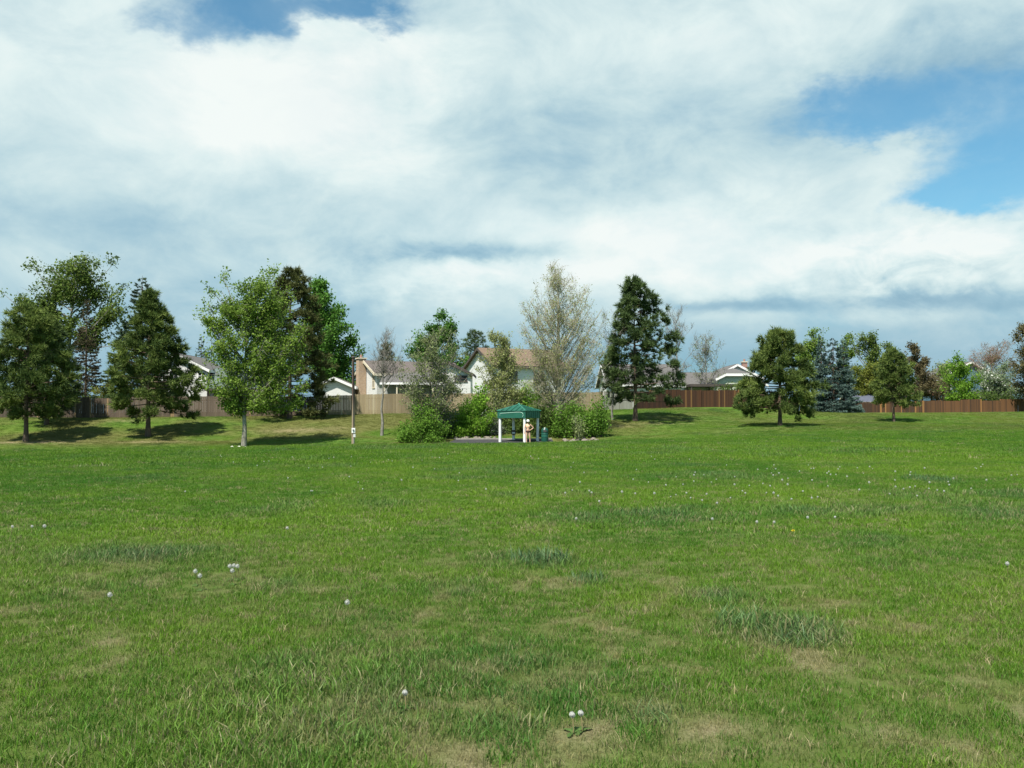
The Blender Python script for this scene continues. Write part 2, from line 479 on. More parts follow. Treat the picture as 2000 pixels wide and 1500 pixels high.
def ground_material():
    m, g = new_mat('turf')
    tc = g.n('ShaderNodeTexCoord').outputs['Object']
    s = g.n('ShaderNodeAttribute', attribute_name='straw').outputs['Fac']
    d = g.n('ShaderNodeAttribute', attribute_name='dry').outputs['Fac']
    br = g.n('ShaderNodeAttribute', attribute_name='bare').outputs['Fac']
    n1 = g.noise(tc, 0.35, 5, .6).outputs[0]
    n2 = g.noise(tc, 2.2, 5, .65).outputs[0]
    n3 = g.noise(tc, 60.0, 4, .7).outputs[0]
    green = g.mix(g.mr(n1, .35, .65), (0.0499, 0.1032, 0.0118, 1), (0.0756, 0.1274, 0.0165, 1))
    green = g.mix(g.mr(n2, .35, .7, 0, .5), green, (0.0794, 0.1169, 0.0206, 1))
    sepo = g.n('ShaderNodeSeparateXYZ'); g.put(sepo.inputs[0], tc)
    green = g.mix(g.mr(sepo.outputs[1], 8.0, 30.0, 0.6, 0.0), green, (0.060, 0.078, 0.018, 1))
    col = g.mix(g.m('MULTIPLY', d, 0.8), green, (0.1085, 0.1023, 0.0341, 1))
    col = g.mix(g.m('MULTIPLY', s, 0.9), col, g.mix(g.mr(n3, .35, .65), (0.1054, 0.0899, 0.0465, 1), (0.2108, 0.1798, 0.1054, 1)))
    col = g.mix(g.m('MULTIPLY', br, g.mr(n2, .3, .6)), col, (0.2046, 0.1612, 0.0930, 1))
    b = g.n('ShaderNodeBsdfPrincipled')
    g.put(b.inputs['Base Color'], col)
    b.inputs['Roughness'].default_value = 0.95
    b.inputs['Specular IOR Level'].default_value = 0.1
    bn = g.n('ShaderNodeBump'); bn.inputs['Strength'].default_value = 0.6; bn.inputs['Distance'].default_value = 0.04
    g.put(bn.inputs['Height'], g.noise(tc, 14.0, 6, .7).outputs[0]); g.put(b.inputs['Normal'], bn.outputs[0])
    out = g.n('ShaderNodeOutputMaterial'); m.node_tree.links.new(b.outputs[0], out.inputs[0])
    return m
ground = gm.build('ground', ground_material(), smooth=True)
tag(ground, kind='structure')
def vattr(o, name, vals):
    a = o.data.attributes.new(name, 'FLOAT', 'POINT'); a.data.foreach_set('value', np.asarray(vals, np.float32).ravel())
vattr(ground, 'straw', straw_at(XX, YY) * (1 - sstep(30, 50, YY)))
vattr(ground, 'dry', np.maximum(dry_bank_at(XX, YY), 0.0))
vattr(ground, 'bare', np.clip(near_patch(XX, YY, BARE), 0, 1))

# ------------------------------------------------------------------ grass: blade tufts scattered over the field
def grass_material():
    m, g = new_mat('grass_blades')
    ic = g.n('ShaderNodeAttribute', attribute_name='gcol', attribute_type='INSTANCER').outputs['Color']
    t = g.n('ShaderNodeAttribute', attribute_name='tint').outputs['Fac']
    col = g.mix(g.mr(t, 0.0, 0.8, 0.0, 1.0, False), g.mix(1.0, ic, (0.62, 0.70, 0.6, 1), 'MULTIPLY'), g.mix(1.0, ic, (1.25, 1.2, 1.15, 1), 'MULTIPLY'))
    col = g.mix(g.mr(t, 0.88, 0.93, 0.0, 0.75), col, (0.21, 0.19, 0.085, 1))
    b = g.n('ShaderNodeBsdfPrincipled'); g.put(b.inputs['Base Color'], col)
    b.inputs['Roughness'].default_value = 0.5
    b.inputs['Specular IOR Level'].default_value = 0.18
    tr = g.n('ShaderNodeBsdfTranslucent'); g.put(tr.inputs[0], col)
    mx = g.n('ShaderNodeMixShader'); mx.inputs[0].default_value = 0.30
    m.node_tree.links.new(b.outputs[0], mx.inputs[1]); m.node_tree.links.new(tr.outputs[0], mx.inputs[2])
    out = g.n('ShaderNodeOutputMaterial'); m.node_tree.links.new(mx.outputs[0], out.inputs[0])
    return m
GRASS_MAT = grass_material()

def tuft(n, r, h, w, lean, seed):
    rg = np.random.default_rng(seed)
    mb = MB()
    a = rg.uniform(0, 2 * math.pi, n); rr = r * np.sqrt(rg.uniform(0, 1, n))
    base = np.stack([rr * np.cos(a), rr * np.sin(a), np.full(n, -0.012)], 1)
    hh = h * rg.uniform(0.55, 1.25, n)
    la = rg.uniform(0, 2 * math.pi, n)
    ll = lean * rg.uniform(0.1, 1.0, n) * hh
    dirv = np.stack([np.cos(la), np.sin(la), np.zeros(n)], 1)
    fa = rg.uniform(0, math.pi, n)
    side = np.stack([np.cos(fa), np.sin(fa), np.zeros(n)], 1) * (w * rg.uniform(0.6, 1.2, n))[:, None] / 2
    mid = base + dirv * (ll * 0.35)[:, None] + np.array((0, 0, 1.)) * (hh * 0.6)[:, None]
    top = base + dirv * ll[:, None] + np.array((0, 0, 1.)) * (hh * np.sqrt(np.clip(1 - (0.6 * ll / hh) ** 2, 0.2, 1)))[:, None]
    v = np.stack([base - side, base + side, mid + side * .8, mid - side * .8, top], 1).reshape(-1, 3)
    k = np.arange(n)[:, None] * 5
    tint = rg.uniform(0, 1, n)
    mb.add(v, tris=k + np.array([3, 2, 4]), quads=k + np.array([0, 1, 2, 3]), tint=tint)
    return mb

def scatter(name, Y0, Y1, dens, tufts, hscale, label, seed, margin=2.5, thatch=0.0):
    rg = np.random.default_rng(seed)
    hw = 0.54 * Y1 + margin
    n = int(dens * (Y1 - Y0) * 2 * hw)
    x = rg.uniform(-hw, hw, n); y = rg.uniform(Y0, Y1, n)
    keep = np.abs(x) < 0.54 * y + margin
    x, y = x[keep], y[keep]
    s = straw_at(x, y); t = tall_at(x, y)
    d = dry_bank_at(x, y); be = np.clip(near_patch(x, y, BARE), 0, 1)
    keep = rg.uniform(0, 1, len(x)) > np.maximum(s * 0.22 - t * 0.4, be * 0.85)
    # nothing grows on the paved pad
    keep &= ~((x > -5.6) & (x < 3.4) & (y > 68.6) & (y < 75.0))
    x, y, s, t, d = x[keep], y[keep], s[keep], t[keep], d[keep]
    n = len(x)
    z = ground_z(x, y)
    big = fbm(x * 0.16, y * 0.10, 81, 3); mid = fbm(x * 0.9, y * 0.7, 91, 3); rnd = rg.uniform(0, 1, n)
    c0 = np.array((0.046, 0.138, 0.010)); c1 = np.array((0.116, 0.214, 0.016)); cs = np.array((0.235, 0.200, 0.098)); cb = np.array((0.082, 0.140, 0.072)); cd = np.array((0.1271, 0.1116, 0.0341))
    f = np.clip(0.28 + 1.6 * (big - .5) + 1.5 * (mid - .5) + 0.42 * rnd, 0, 1)[:, None]
    col = c0 * (1 - f) + c1 * f
    ss = np.clip(s * (0.5 + 0.9 * rnd), 0, 1)[:, None] * 0.9
    col = col * (1 - ss) + cs * ss
    fleck = (rg.uniform(0, 1, n) < 0.09 * (1 - sstep(10, 30, y)) + 0.02)[:, None]
    col = np.where(fleck, np.array((0.25, 0.22, 0.12)) * (0.7 + 0.5 * rnd[:, None]), col)
    tt = np.clip(t * 0.95, 0, 0.9)[:, None] * (0.6 + 0.4 * rnd[:, None])
    col = col * (1 - tt) + cb * tt
    dd = (d * 0.75)[:, None]
    col = col * (1 - dd) + cd * dd
    if thatch:
        k = np.clip(thatch * (0.3 + rnd) + 0.3 * s, 0, 1)[:, None]
        col = col * (1 - k) + np.array((0.185, 0.165, 0.062)) * (0.55 + 0.7 * rg.uniform(0, 1, (n, 1))) * k
    sc_ = hscale * (0.50 + 0.50 * mid + 0.55 * rnd ** 2) * (1 - 0.45 * s) * (1 + 1.15 * t) * (1 + 0.25 * t * (rnd - .5) * 4) * (1 - 0.3 * sstep(64, 70, y))
    me = bpy.data.meshes.new(name)
    me.vertices.add(n); me.vertices.foreach_set('co', np.stack([x, y, z], 1).ravel())
    def at(nm, ty, val, key='value'):
        a = me.attributes.new(nm, ty, 'POINT'); a.data.foreach_set(key, val)
    at('gcol', 'FLOAT_COLOR', np.concatenate([col, np.ones((n, 1))], 1).astype(np.float32).ravel(), 'color')
    rot = np.stack([rg.normal(0, .08, n), rg.normal(0, .08, n), rg.uniform(0, 6.283, n)], 1)
    at('rot', 'FLOAT_VECTOR', rot.astype(np.float32).ravel(), 'vector')
    at('scl', 'FLOAT', sc_.astype(np.float32))
    at('var', 'INT', rg.integers(0, len(tufts), n).astype(np.int32))
    o = bpy.data.objects.new(name, me); COL.objects.link(o)
    coll = bpy.data.collections.new(name + '_tufts')
    for i, mb in enumerate(tufts):
        coll.objects.link(bpy.data.objects.new(name + '_tuft', mb.mesh(name + '_tuft', GRASS_MAT)))
    ng = bpy.data.node_groups.new(name + '_scatter', 'GeometryNodeTree')
    ng.interface.new_socket('Geometry', in_out='INPUT', socket_type='NodeSocketGeometry')
    ng.interface.new_socket('Geometry', in_out='OUTPUT', socket_type='NodeSocketGeometry')
    N = ng.nodes; L = ng.links
    gi, go = N.new('NodeGroupInput'), N.new('NodeGroupOutput')
    ci = N.new('GeometryNodeCollectionInfo'); ci.inputs['Collection'].default_value = coll
    ci.inputs['Separate Children'].default_value = True; ci.inputs['Reset Children'].default_value = True
    ip = N.new('GeometryNodeInstanceOnPoints'); ip.inputs['Pick Instance'].default_value = True
    def named(nm, ty):
        a = N.new('GeometryNodeInputNamedAttribute'); a.data_type = ty; a.inputs['Name'].default_value = nm; return a.outputs['Attribute']
    L.new(gi.outputs[0], ip.inputs['Points']); L.new(ci.outputs[0], ip.inputs['Instance'])
    L.new(named('var', 'INT'), ip.inputs['Instance Index'])
    e2r = N.new('FunctionNodeEulerToRotation'); L.new(named('rot', 'FLOAT_VECTOR'), e2r.inputs[0]); L.new(e2r.outputs[0], ip.inputs['Rotation'])
    L.new(named('scl', 'FLOAT'), ip.inputs['Scale'])
    L.new(ip.outputs[0], go.inputs[0])
    md = o.modifiers.new('scatter', 'NODES'); md.node_group = ng
    me.materials.append(GRASS_MAT)
    tag(o, label, 'grass', kind='stuff')
    return o
scatter('grass', 2.6, 13.0, 240, [tuft(24, .075, .055, .0042, .85, 100 + i) for i in range(8)], 1.0, 'shaggy green lawn grass with straw patches in the near field', 1)
scatter('grass', 2.6, 9.0, 330, [tuft(26, .07, .030, .0036, 1.3, 400 + i) for i in range(6)], 1.0, 'low straw-coloured thatch between the near grass blades', 4, thatch=.26)
scatter('grass', 13.0, 34.0, 62, [tuft(44, .16, .058, .0075, .85, 200 + i) for i in range(6)], 1.0, 'green lawn grass across the middle of the field', 2)
scatter('grass', 34.0, 98.0, 17, [tuft(60, .40, .058, .016, .7, 300 + i) for i in range(6)], 1.0, 'short green grass of the far field and bank', 3, 5)
# ------------------------------------------------------------------ trees
def unit(v): return v / (np.linalg.norm(v, axis=-1, keepdims=True) + 1e-9)
def rdir(rg, n): return unit(rg.normal(0, 1, (n, 3)))

def leaves(mb, cen, size, rg, tint, upbias=0.5, aspect=0.65):
    """one small four-cornered leaf face per centre"""
    n = len(cen)
    nrm = unit(rdir(rg, n) + np.array((0, 0, upbias)))
    a = unit(np.cross(nrm, rdir(rg, n))); b = np.cross(nrm, a)
    s = (size * (0.45 + 1.05 * rg.uniform(0, 1, n) ** 1.6))[:, None]
    a = a * s * 0.5; b = b * s * 0.5 * aspect
    v = np.stack([cen - a, cen - a * .1 + b, cen + a, cen - a * .1 - b], 1).reshape(-1, 3)
    mb.add(v, quads=np.arange(n)[:, None] * 4 + np.arange(4), tint=tint)

def needles(mb, cen, d, ln, w, k, rg, tint, spread=0.9):
    """k needle blades fanning out from each twig end"""
    n = len(cen)
    c = np.repeat(cen, k, 0); dd = np.repeat(d, k, 0)
    u = unit(dd * 0.75 + rdir(rg, n * k) * spread)
    side = unit(np.cross(u, rdir(rg, n * k))) * w * 0.5
    L = (ln * rg.uniform(0.6, 1.15, n * k))[:, None]
    v = np.stack([c - side, c + side, c + u * L], 1).reshape(-1, 3)
    mb.add(v, tris=np.arange(n * k)[:, None] * 3 + np.arange(3), tint=np.clip(np.repeat(tint, k) + rg.normal(0, .12, n * k), 0, 1))

def bez(a, b, c, n):
    t = np.linspace(0, 1, n)[:, None]
    return a * (1 - t) ** 2 + 2 * b * t * (1 - t) + c * t ** 2

def base_at(px, Y):
    x = (px - 1000) / F * Y
    return np.array((x, Y, gz(x, Y)))

def wobble(pts, rg, amp):
    p = pts.copy()
    if len(p) > 2: p[1:-1] += rg.normal(0, amp, (len(p) - 2, 3)) * np.array((1, 1, .3))
    return p

BARK = {
    'pine': surf('pine_bark', (0.075, 0.055, 0.042), (0.15, 0.105, 0.075), 5, .95, .6, 18, stretch=(1, 1, .35)),
    'grey': surf('grey_bark', (0.13, 0.12, 0.10), (0.26, 0.245, 0.215), 6, .9, .4, 25, stretch=(1, 1, .6)),
    'pale': surf('pale_bark', (0.12, 0.11, 0.085), (0.30, 0.285, 0.235), 5, .85, .3, 25, stretch=(1, 1, .6)),
    'tan': surf('tan_twigs', (0.24, 0.21, 0.15), (0.38, 0.34, 0.25), 6, .9),
    'brown': surf('brown_bark', (0.11, 0.085, 0.065), (0.19, 0.15, 0.12), 6, .9, .4, 25),
    'rust': surf('reddish_twigs', (0.20, 0.13, 0.10), (0.29, 0.19, 0.15), 6, .9),
}
LEAF = {
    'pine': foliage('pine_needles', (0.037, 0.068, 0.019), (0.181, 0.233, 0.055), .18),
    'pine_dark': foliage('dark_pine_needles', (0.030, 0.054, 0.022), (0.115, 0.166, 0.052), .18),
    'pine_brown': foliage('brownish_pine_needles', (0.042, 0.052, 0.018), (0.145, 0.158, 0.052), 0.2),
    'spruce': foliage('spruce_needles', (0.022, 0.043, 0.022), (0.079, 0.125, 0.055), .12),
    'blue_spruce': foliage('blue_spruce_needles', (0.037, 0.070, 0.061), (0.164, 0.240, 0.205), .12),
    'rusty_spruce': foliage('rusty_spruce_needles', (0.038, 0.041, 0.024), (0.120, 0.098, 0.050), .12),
    'cotton': foliage('cottonwood_leaves', (0.058, 0.098, 0.016), (0.175, 0.240, 0.055), 0.36),
    'aspen': foliage('aspen_leaves', (0.083, 0.149, 0.018), (0.247, 0.354, 0.064), 0.4),
    'bright': foliage('bright_maple_leaves', (0.043, 0.119, 0.018), (0.136, 0.281, 0.042), .38),
    'olive': foliage('sage_olive_leaves', (0.120, 0.155, 0.058), (0.290, 0.335, 0.140), 0.36),
    'willow': foliage('young_willow_leaves', (0.200, 0.230, 0.080), (0.430, 0.465, 0.190), 0.42),
    'shrub': foliage('lilac_shrub_leaves', (0.071, 0.151, 0.019), (0.194, 0.342, 0.047), .38),
    'lime': foliage('lime_leaves', (0.113, 0.223, 0.021), (0.254, 0.443, 0.053), .42),
    'sage': foliage('grey_sage_leaves', (0.128, 0.149, 0.106), (0.293, 0.323, 0.246), .30),
    'yellow': foliage('yellow_green_leaves', (0.098, 0.123, 0.019), (0.225, 0.246, 0.047), .4),
    'red': foliage('reddish_crabapple_leaves', (0.080, 0.068, 0.034), (0.190, 0.160, 0.075), .35),
    'blossom': foliage('white_blossom', (0.100, 0.150, 0.065), (0.250, 0.310, 0.180), .35, third=(0.75, 0.75, 0.70)),
    'tan': foliage('dry_olive_leaves', (0.093, 0.085, 0.036), (0.187, 0.166, 0.072), .35),
    'dark_shrub': foliage('dark_shrub_leaves', (0.038, 0.068, 0.014), (0.111, 0.168, 0.036), .3),
}

def pine(label, px, Y, top, xl, xr, bot, leaf='pine', n=1500, seed=0, trunk=.17, droop=0.0, power=0.75, cat='pine tree', group='pines', ln=.44, lowpow=0.25, name='pine_tree', lean=0.0, gap=0.0):
    """whorled conifer with long needles in brushes: xl / xr crown extents and bot its lower edge, in photo pixels at depth Y"""
    rg = np.random.default_rng(1000 + seed)
    b = base_at(px, Y)
    H = P(px, top, Y)[2] - b[2]
    zb = P(px, bot, Y)[2] - b[2]
    k = Y / F
    L0, R0 = (px - xl) * k, (xr - px) * k
    th = thing(name, label, cat, tuple(b), group)
    tr = MB()
    zz = np.linspace(0, H * .985, 12)
    bend = np.cumsum(rg.normal(0, .025, (12, 2)), 0) * (zz / H)[:, None]
    tp = np.stack([b[0] + bend[:, 0] + lean * zz, b[1] + bend[:, 1], b[2] - .1 + zz], 1)
    tr.tube(tp, trunk * (1 - zz / H * .93) * (1 + .35 * np.exp(-zz / .3)), 9)
    fo = MB()
    nb = int(46 + H * 3)
    cen, dr, tn = [], [], []
    for i in range(nb):
        t = ((i + rg.uniform(0, 1)) / nb) ** 0.9
        z = zb + (H - zb) * t
        phi = i * 2.39996 + rg.normal(0, .35)
        cx, sy = math.cos(phi), math.sin(phi)
        ext = R0 if cx > 0 else L0
        ext = ext * abs(cx) + (0.5 * (L0 + R0)) * (1 - abs(cx))
        prof = (1 - t) ** power * min(1.0, (lowpow + (1 - lowpow) * (t / 0.22)) if t < .22 else 1.0)
        ln_b = max(.3, ext * (prof * rg.uniform(.72, 1.08) + .03))
        if gap and rg.uniform() < gap: ln_b *= .45
        slope = -0.18 + 0.75 * t - droop * (1 - t)
        s0 = np.array((np.interp(z, zz, tp[:, 0]), np.interp(z, zz, tp[:, 1]), b[2] + z - .1 - slope * ln_b * .35))
        e = s0 + np.array((cx * ln_b, sy * ln_b, slope * ln_b + .12 * ln_b))
        m = s0 + np.array((cx, sy, 0)) * ln_b * .55 + np.array((0, 0, slope * .35 * ln_b))
        bp = bez(s0, m, e, 5)
        tr.tube(bp, np.linspace(max(.012, .022 * ln_b ** .8), .007, 5), 4, cap=False)
        cnt = max(3, int(n / nb * (0.35 + 1.3 * ln_b / (0.55 * (L0 + R0)))))
        ncl = max(2, int(2 + ln_b * 2.2))
        cu = rg.uniform(.30, 1.0, ncl) ** .7; cu[0] = 1.0
        cw = .34 * ln_b * (1.12 - cu) + .05
        co = rg.normal(0, 1, (ncl, 3)) * np.array((1, 1, .4)) * cw[:, None]
        pk = rg.integers(0, ncl, cnt); tt = cu[pk]
        pc = np.stack([np.interp(tt, np.linspace(0, 1, 5), bp[:, a]) for a in range(3)], 1)
        wid = np.full(cnt, .22)
        off = co[pk] + rg.normal(0, 1, (cnt, 3)) * np.array((.17, .17, .12))
        cen.append(pc + off)
        dr.append(unit(np.array((cx, sy, .75)) + off * .8))
        ct = rg.normal(0, .13)
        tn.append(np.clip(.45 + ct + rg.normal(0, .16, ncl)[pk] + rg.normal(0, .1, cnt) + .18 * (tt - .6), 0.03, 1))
    cen, dr, tn = np.vstack(cen), np.vstack(dr), np.concatenate(tn)
    lead = np.stack([np.full(14, tp[-1, 0]), np.full(14, tp[-1, 1]), np.linspace(tp[-1, 2] - 1.2, tp[-1, 2], 14)], 1) + rg.normal(0, .12, (14, 3)) * np.array((1, 1, .2))
    cen = np.vstack([cen, lead]); dr = np.vstack([dr, np.tile((0, 0, 1.), (14, 1))]); tn = np.append(tn, np.full(14, .55))
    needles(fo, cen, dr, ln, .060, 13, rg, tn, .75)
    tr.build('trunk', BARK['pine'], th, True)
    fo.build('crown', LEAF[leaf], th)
    return th

def spruce(label, px, Y, top, half, bot, leaf='spruce', seed=0, tops=None, group='spruces', name='spruce_tree', dens=1.0, cat='spruce tree'):
    """narrow cone of drooping tiers of short needles; tops may add further leaders as (px, top, half)"""
    rg = np.random.default_rng(2000 + seed)
    b = base_at(px, Y)
    th = thing(name, label, cat, tuple(b), group)
    tr, fo = MB(), MB()
    for (lx, lt, lh, ly) in [(px, top, half, Y)] + [(a, t_, h_, Y + .9) for (a, t_, h_) in (tops or [])]:
        k = ly / F
        x0 = (lx - 1000) * k
        z0 = gz(x0, ly)
        H = P(lx, lt, ly)[2] - z0; zb = P(lx, bot, ly)[2] - z0; W = lh * k
        tr.tube([(x0, ly, z0 - .1), (x0, ly, z0 + H * .5), (x0, ly, z0 + H)], [.16, .09, .012], 8)
        tiers = int((H - zb) / .30)
        cen, d, tn = [], [], []
        for i in range(tiers):
            t = i / tiers
            nbr = int(9 * (1 - t) + 4)
            for j in range(nbr):
                phi = rg.uniform(0, 6.283)
                L = W * ((1 - t) ** .85) * rg.uniform(.68, 1.12) + .06
                cx, sy = math.cos(phi), math.sin(phi)
                z = z0 + zb + (H - zb) * (t + rg.uniform(0, 1) / tiers)
                s0 = np.array((x0, ly, z))
                e = s0 + np.array((cx * L, sy * L, -.22 * L + .32 * L * t))
                m = s0 + np.array((cx * L * .6, sy * L * .6, -.28 * L))
                bp = bez(s0, m, e, 5)
                if L > .5: tr.tube(bp, np.linspace(.02, .006, 5), 3, cap=False)
                cnt = max(3, int(dens * L * 9))
                tt = rg.uniform(.25, 1, cnt) ** .8
                pc = np.stack([np.interp(tt, np.linspace(0, 1, 5), bp[:, a]) for a in range(3)], 1)
                lat = rg.normal(0, .16, cnt) * (1.2 - tt) * (L + .4)
                pc = pc + np.stack([-sy * lat, cx * lat, rg.normal(0, .03, cnt) - .04], 1)
                cen.append(pc); d.append(np.tile((cx, sy, -.15), (cnt, 1)))
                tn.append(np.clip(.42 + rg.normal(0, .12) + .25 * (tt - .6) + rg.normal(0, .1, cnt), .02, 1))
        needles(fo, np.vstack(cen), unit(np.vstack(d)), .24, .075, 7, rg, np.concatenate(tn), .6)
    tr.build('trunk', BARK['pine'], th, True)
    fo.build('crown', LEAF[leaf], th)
    return th

def broad(label, px, Y, lobes, fork, leaf='cotton', bark='grey', n=9000, size=.2, r=.16, seed=0, limbs=16, subs=9, twigs=0, twr=.010, cat='tree', group=None, name='leafy_tree',
          spread=.22, gaps=0.0, up=.35, weep=0.0, trunks=1, tb=.48, tv=.2, depth=1.0, multi=0.0, baseout=0.0, steep=1.0):
    """broadleaved tree: trunk, limbs reaching into each crown lobe (px, py, rx, ry), sub-branches, twigs, leaf faces in clumps along them"""
    rg = np.random.default_rng(3000 + seed)
    b = base_at(px, Y)
    k = Y / F
    th = thing(name, label, cat, tuple(b), group)
    tr, fo = MB(), MB()
    subs = int(subs * (1.25 if twigs >= 2 else 1.6)); limbs = int(limbs * 1.2); spread *= (1.15 if twigs >= 2 else 1.45)
    lob = []
    for (cx, cy, rx, ry, *dz) in lobes:
        c = P(cx, cy, Y); c[1] += dz[0] if dz else 0
        lob.append((c, rx * k * 1.14, ry * k * 1.06))
    fk = P(px, fork, Y)[2]
    topz = max(c[2] - ry * .05 for c, rx, ry in lob)
    topc = max(lob, key=lambda l: l[0][2] + l[2])[0]
    stems = []
    for s in range(trunks):
        o = np.array((rg.normal(0, multi), rg.normal(0, multi), 0)) if trunks > 1 else np.zeros(3)
        tgt = np.array((topc[0] * .6 + b[0] * .4, Y, topz)) + o * 2.5
        zz = np.linspace(0, 1, 9)
        pts = bez(b + o * baseout + np.array((0, 0, -.1)), np.array((b[0] + o[0], b[1] + o[1], fk + .3 * (topz - fk))), tgt, 9)
        pts = wobble(pts, rg, .05)
        tr.tube(pts, (r / math.sqrt(trunks)) * (1 - .92 * zz) * (1 + .3 * np.exp(-zz * 14)), 8)
        stems.append(pts)
    vol = np.array([rx * rx * ry for c, rx, ry in lob]) ** .5
    cnts = np.maximum(2, np.round(limbs * vol / vol.sum()).astype(int))
    cen, tn = [], []
    nleaf = (n * 1.5 if twigs >= 2 else n * 2.4) / (cnts.sum() * subs)
    for (c, rx, ry), nl in zip(lob, cnts):
        lt = rg.normal(0, .07)
        for i in range(nl):
            u = rdir(rg, 1)[0]; u *= rg.uniform(.35, .98) ** .5
            tip = c + u * np.array((rx, rx * depth, ry)) * .93
            st = stems[rg.integers(0, len(stems))]
            zlim = np.clip(tip[2] - rg.uniform(.6, 1.1) * steep * math.hypot(tip[0] - b[0], tip[1] - b[1]) - .3, min(fk, tip[2] - .1), topz)
            zlim = max(zlim, min(fk, tip[2] - .2))
            a = np.array([np.interp(zlim, st[:, 2], st[:, q_]) for q_ in range(3)])
            mid = a * .55 + tip * .45 + np.array((0, 0, -.10 + .25 * weep)) * np.linalg.norm(tip - a) + rg.normal(0, .12, 3)
            lp = wobble(bez(a, mid, tip, 7), rg, .05)
            L = np.linalg.norm(tip - a)
            r0 = min(r * .5, (.012 + .006 * L) if twigs >= 2 else (.018 + .012 * L))
            tr.tube(lp, np.linspace(r0, .012, 7), 5, cap=False)
            ctint = lt + rg.normal(0, .10)
            for j in range(subs):
                t = rg.uniform(.32, 1.0)
                s0 = np.array([np.interp(t, np.linspace(0, 1, 7), lp[:, q_]) for q_ in range(3)])
                out = unit((s0 - c) / np.array((rx, rx * depth, ry)) + rdir(rg, 1)[0] * .9 + np.array((0, 0, up)))
                ll = rg.uniform(.25, .55) * (rx * .8 + .25)
                e = s0 + out * ll
                rel = (e - c) / np.array((rx, rx * depth, ry))
                q_ = np.linalg.norm(rel)
                if q_ > 1.08: e = c + (e - c) / q_ * rg.uniform(.95, 1.08)
                sp = bez(s0, (s0 + e) / 2 + rg.normal(0, .06, 3) + np.array((0, 0, .05)), e, 4)
                tr.tube(sp, np.linspace(max(.011, twr * 1.3), twr * .7, 4), 3, cap=False)
                for w_ in range(twigs):
                    t2 = rg.uniform(.2, 1)
                    q0 = np.array([np.interp(t2, np.linspace(0, 1, 4), sp[:, q2]) for q2 in range(3)])
                    dv = unit(out * .7 + rdir(rg, 1)[0] * .8 + np.array((0, 0, up))) * rg.uniform(.3, .75) * min(1.0, rx)
                    q2 = q0 + dv + np.array((0, 0, -weep * .4))
                    wp = bez(q0, q0 + dv * .6 + np.array((0, 0, .06)), q2, 3)
                    tr.tube(wp, [twr, twr * .8, twr * .5], 3, cap=False)
                if gaps and rg.uniform() < gaps: continue
                m = rg.poisson(nleaf)
                if m:
                    tt = rg.uniform(.1, 1.1, m)[:, None]
                    pc = s0 + (e - s0) * tt + np.clip(rg.normal(0, 1, (m, 3)), -1.5, 1.5) * spread * np.array((1, 1, .8))
                    cen.append(pc)
                    tn.append(np.clip(tb + ctint + rg.normal(0, tv, m), 0, 1))
    tr.build('trunk', BARK[bark], th, True)
    if cen:
        leaves(fo, np.vstack(cen), size, rg, np.concatenate(tn))
        fo.build('crown', LEAF[leaf], th)
    return th

def shrub(label, px, Y, lobes, leaf='shrub', n=4500, size=.16, seed=0, group='shrubs around the shelter', name='shrub', stems=24, bark='brown', spread=.16, cat='shrub', tb=.45):
    """many stems from one root, leaves in clumps through the lobes (px, py, rx, ry[, dz])"""
    rg = np.random.default_rng(4000 + seed)
    b = base_at(px, Y); k = Y / F
    th = thing(name, label, cat, tuple(b), group)
    tr, fo = MB(), MB()
    cen, tn = [], []
    A = np.array([l[2] * l[3] for l in lobes], float); A /= A.sum()
    for (cx, cy, rx, ry, *dz), w in zip(lobes, A):
        c = P(cx, cy, Y); c[1] += dz[0] if dz else 0; rx *= k * 1.12; ry *= k * 1.14; c[2] += ry * .06
        ns = max(4, int(stems * w * 1.5))
        for i in range(ns):
            u = rdir(rg, 1)[0] * rg.uniform(.3, 1) ** .4
            tip = c + u * np.array((rx, rx * .8, ry))
            tip[2] = max(tip[2], gz(tip[0], tip[1]) + .15)
            x0 = b[0] * .5 + tip[0] * .5 + rg.normal(0, .12); y0 = b[1] * .5 + tip[1] * .5 + rg.normal(0, .12)
            s0 = np.array((x0, y0, gz(x0, y0) - .05))
            sp = bez(s0, np.array((x0 * .7 + tip[0] * .3, y0 * .7 + tip[1] * .3, s0[2] * .4 + tip[2] * .6)), tip, 6)
            tr.tube(sp, np.linspace(.025, .007, 6), 4, cap=False)
            m = int(1.4 * n * w / ns)
            tt = rg.uniform(.30, 1.08, m)
            pc = np.stack([np.interp(tt, np.linspace(0, 1, 6), sp[:, a]) for a in range(3)], 1)
            # clumped side shoots
            nsh = 9
            sh = rdir(rg, nsh) * rg.uniform(.15, .55, (nsh, 1)) * min(1.0, rx)
            pc = pc + sh[rg.integers(0, nsh, m)] + rg.normal(0, spread, (m, 3))
            ctint = rg.normal(0, .09)
            tn.append(np.clip(tb + ctint + rg.normal(0, .2, m), 0, 1))
            cen.append(pc)
    cen = np.vstack(cen); tn = np.concatenate(tn)
    ok = cen[:, 2] > ground_z(cen[:, 0], cen[:, 1]) + .03
    leaves(fo, cen[ok], size, rg, tn[ok])
    tr.build('stems', BARK[bark], th)
    fo.build('foliage', LEAF[leaf], th)
    return th

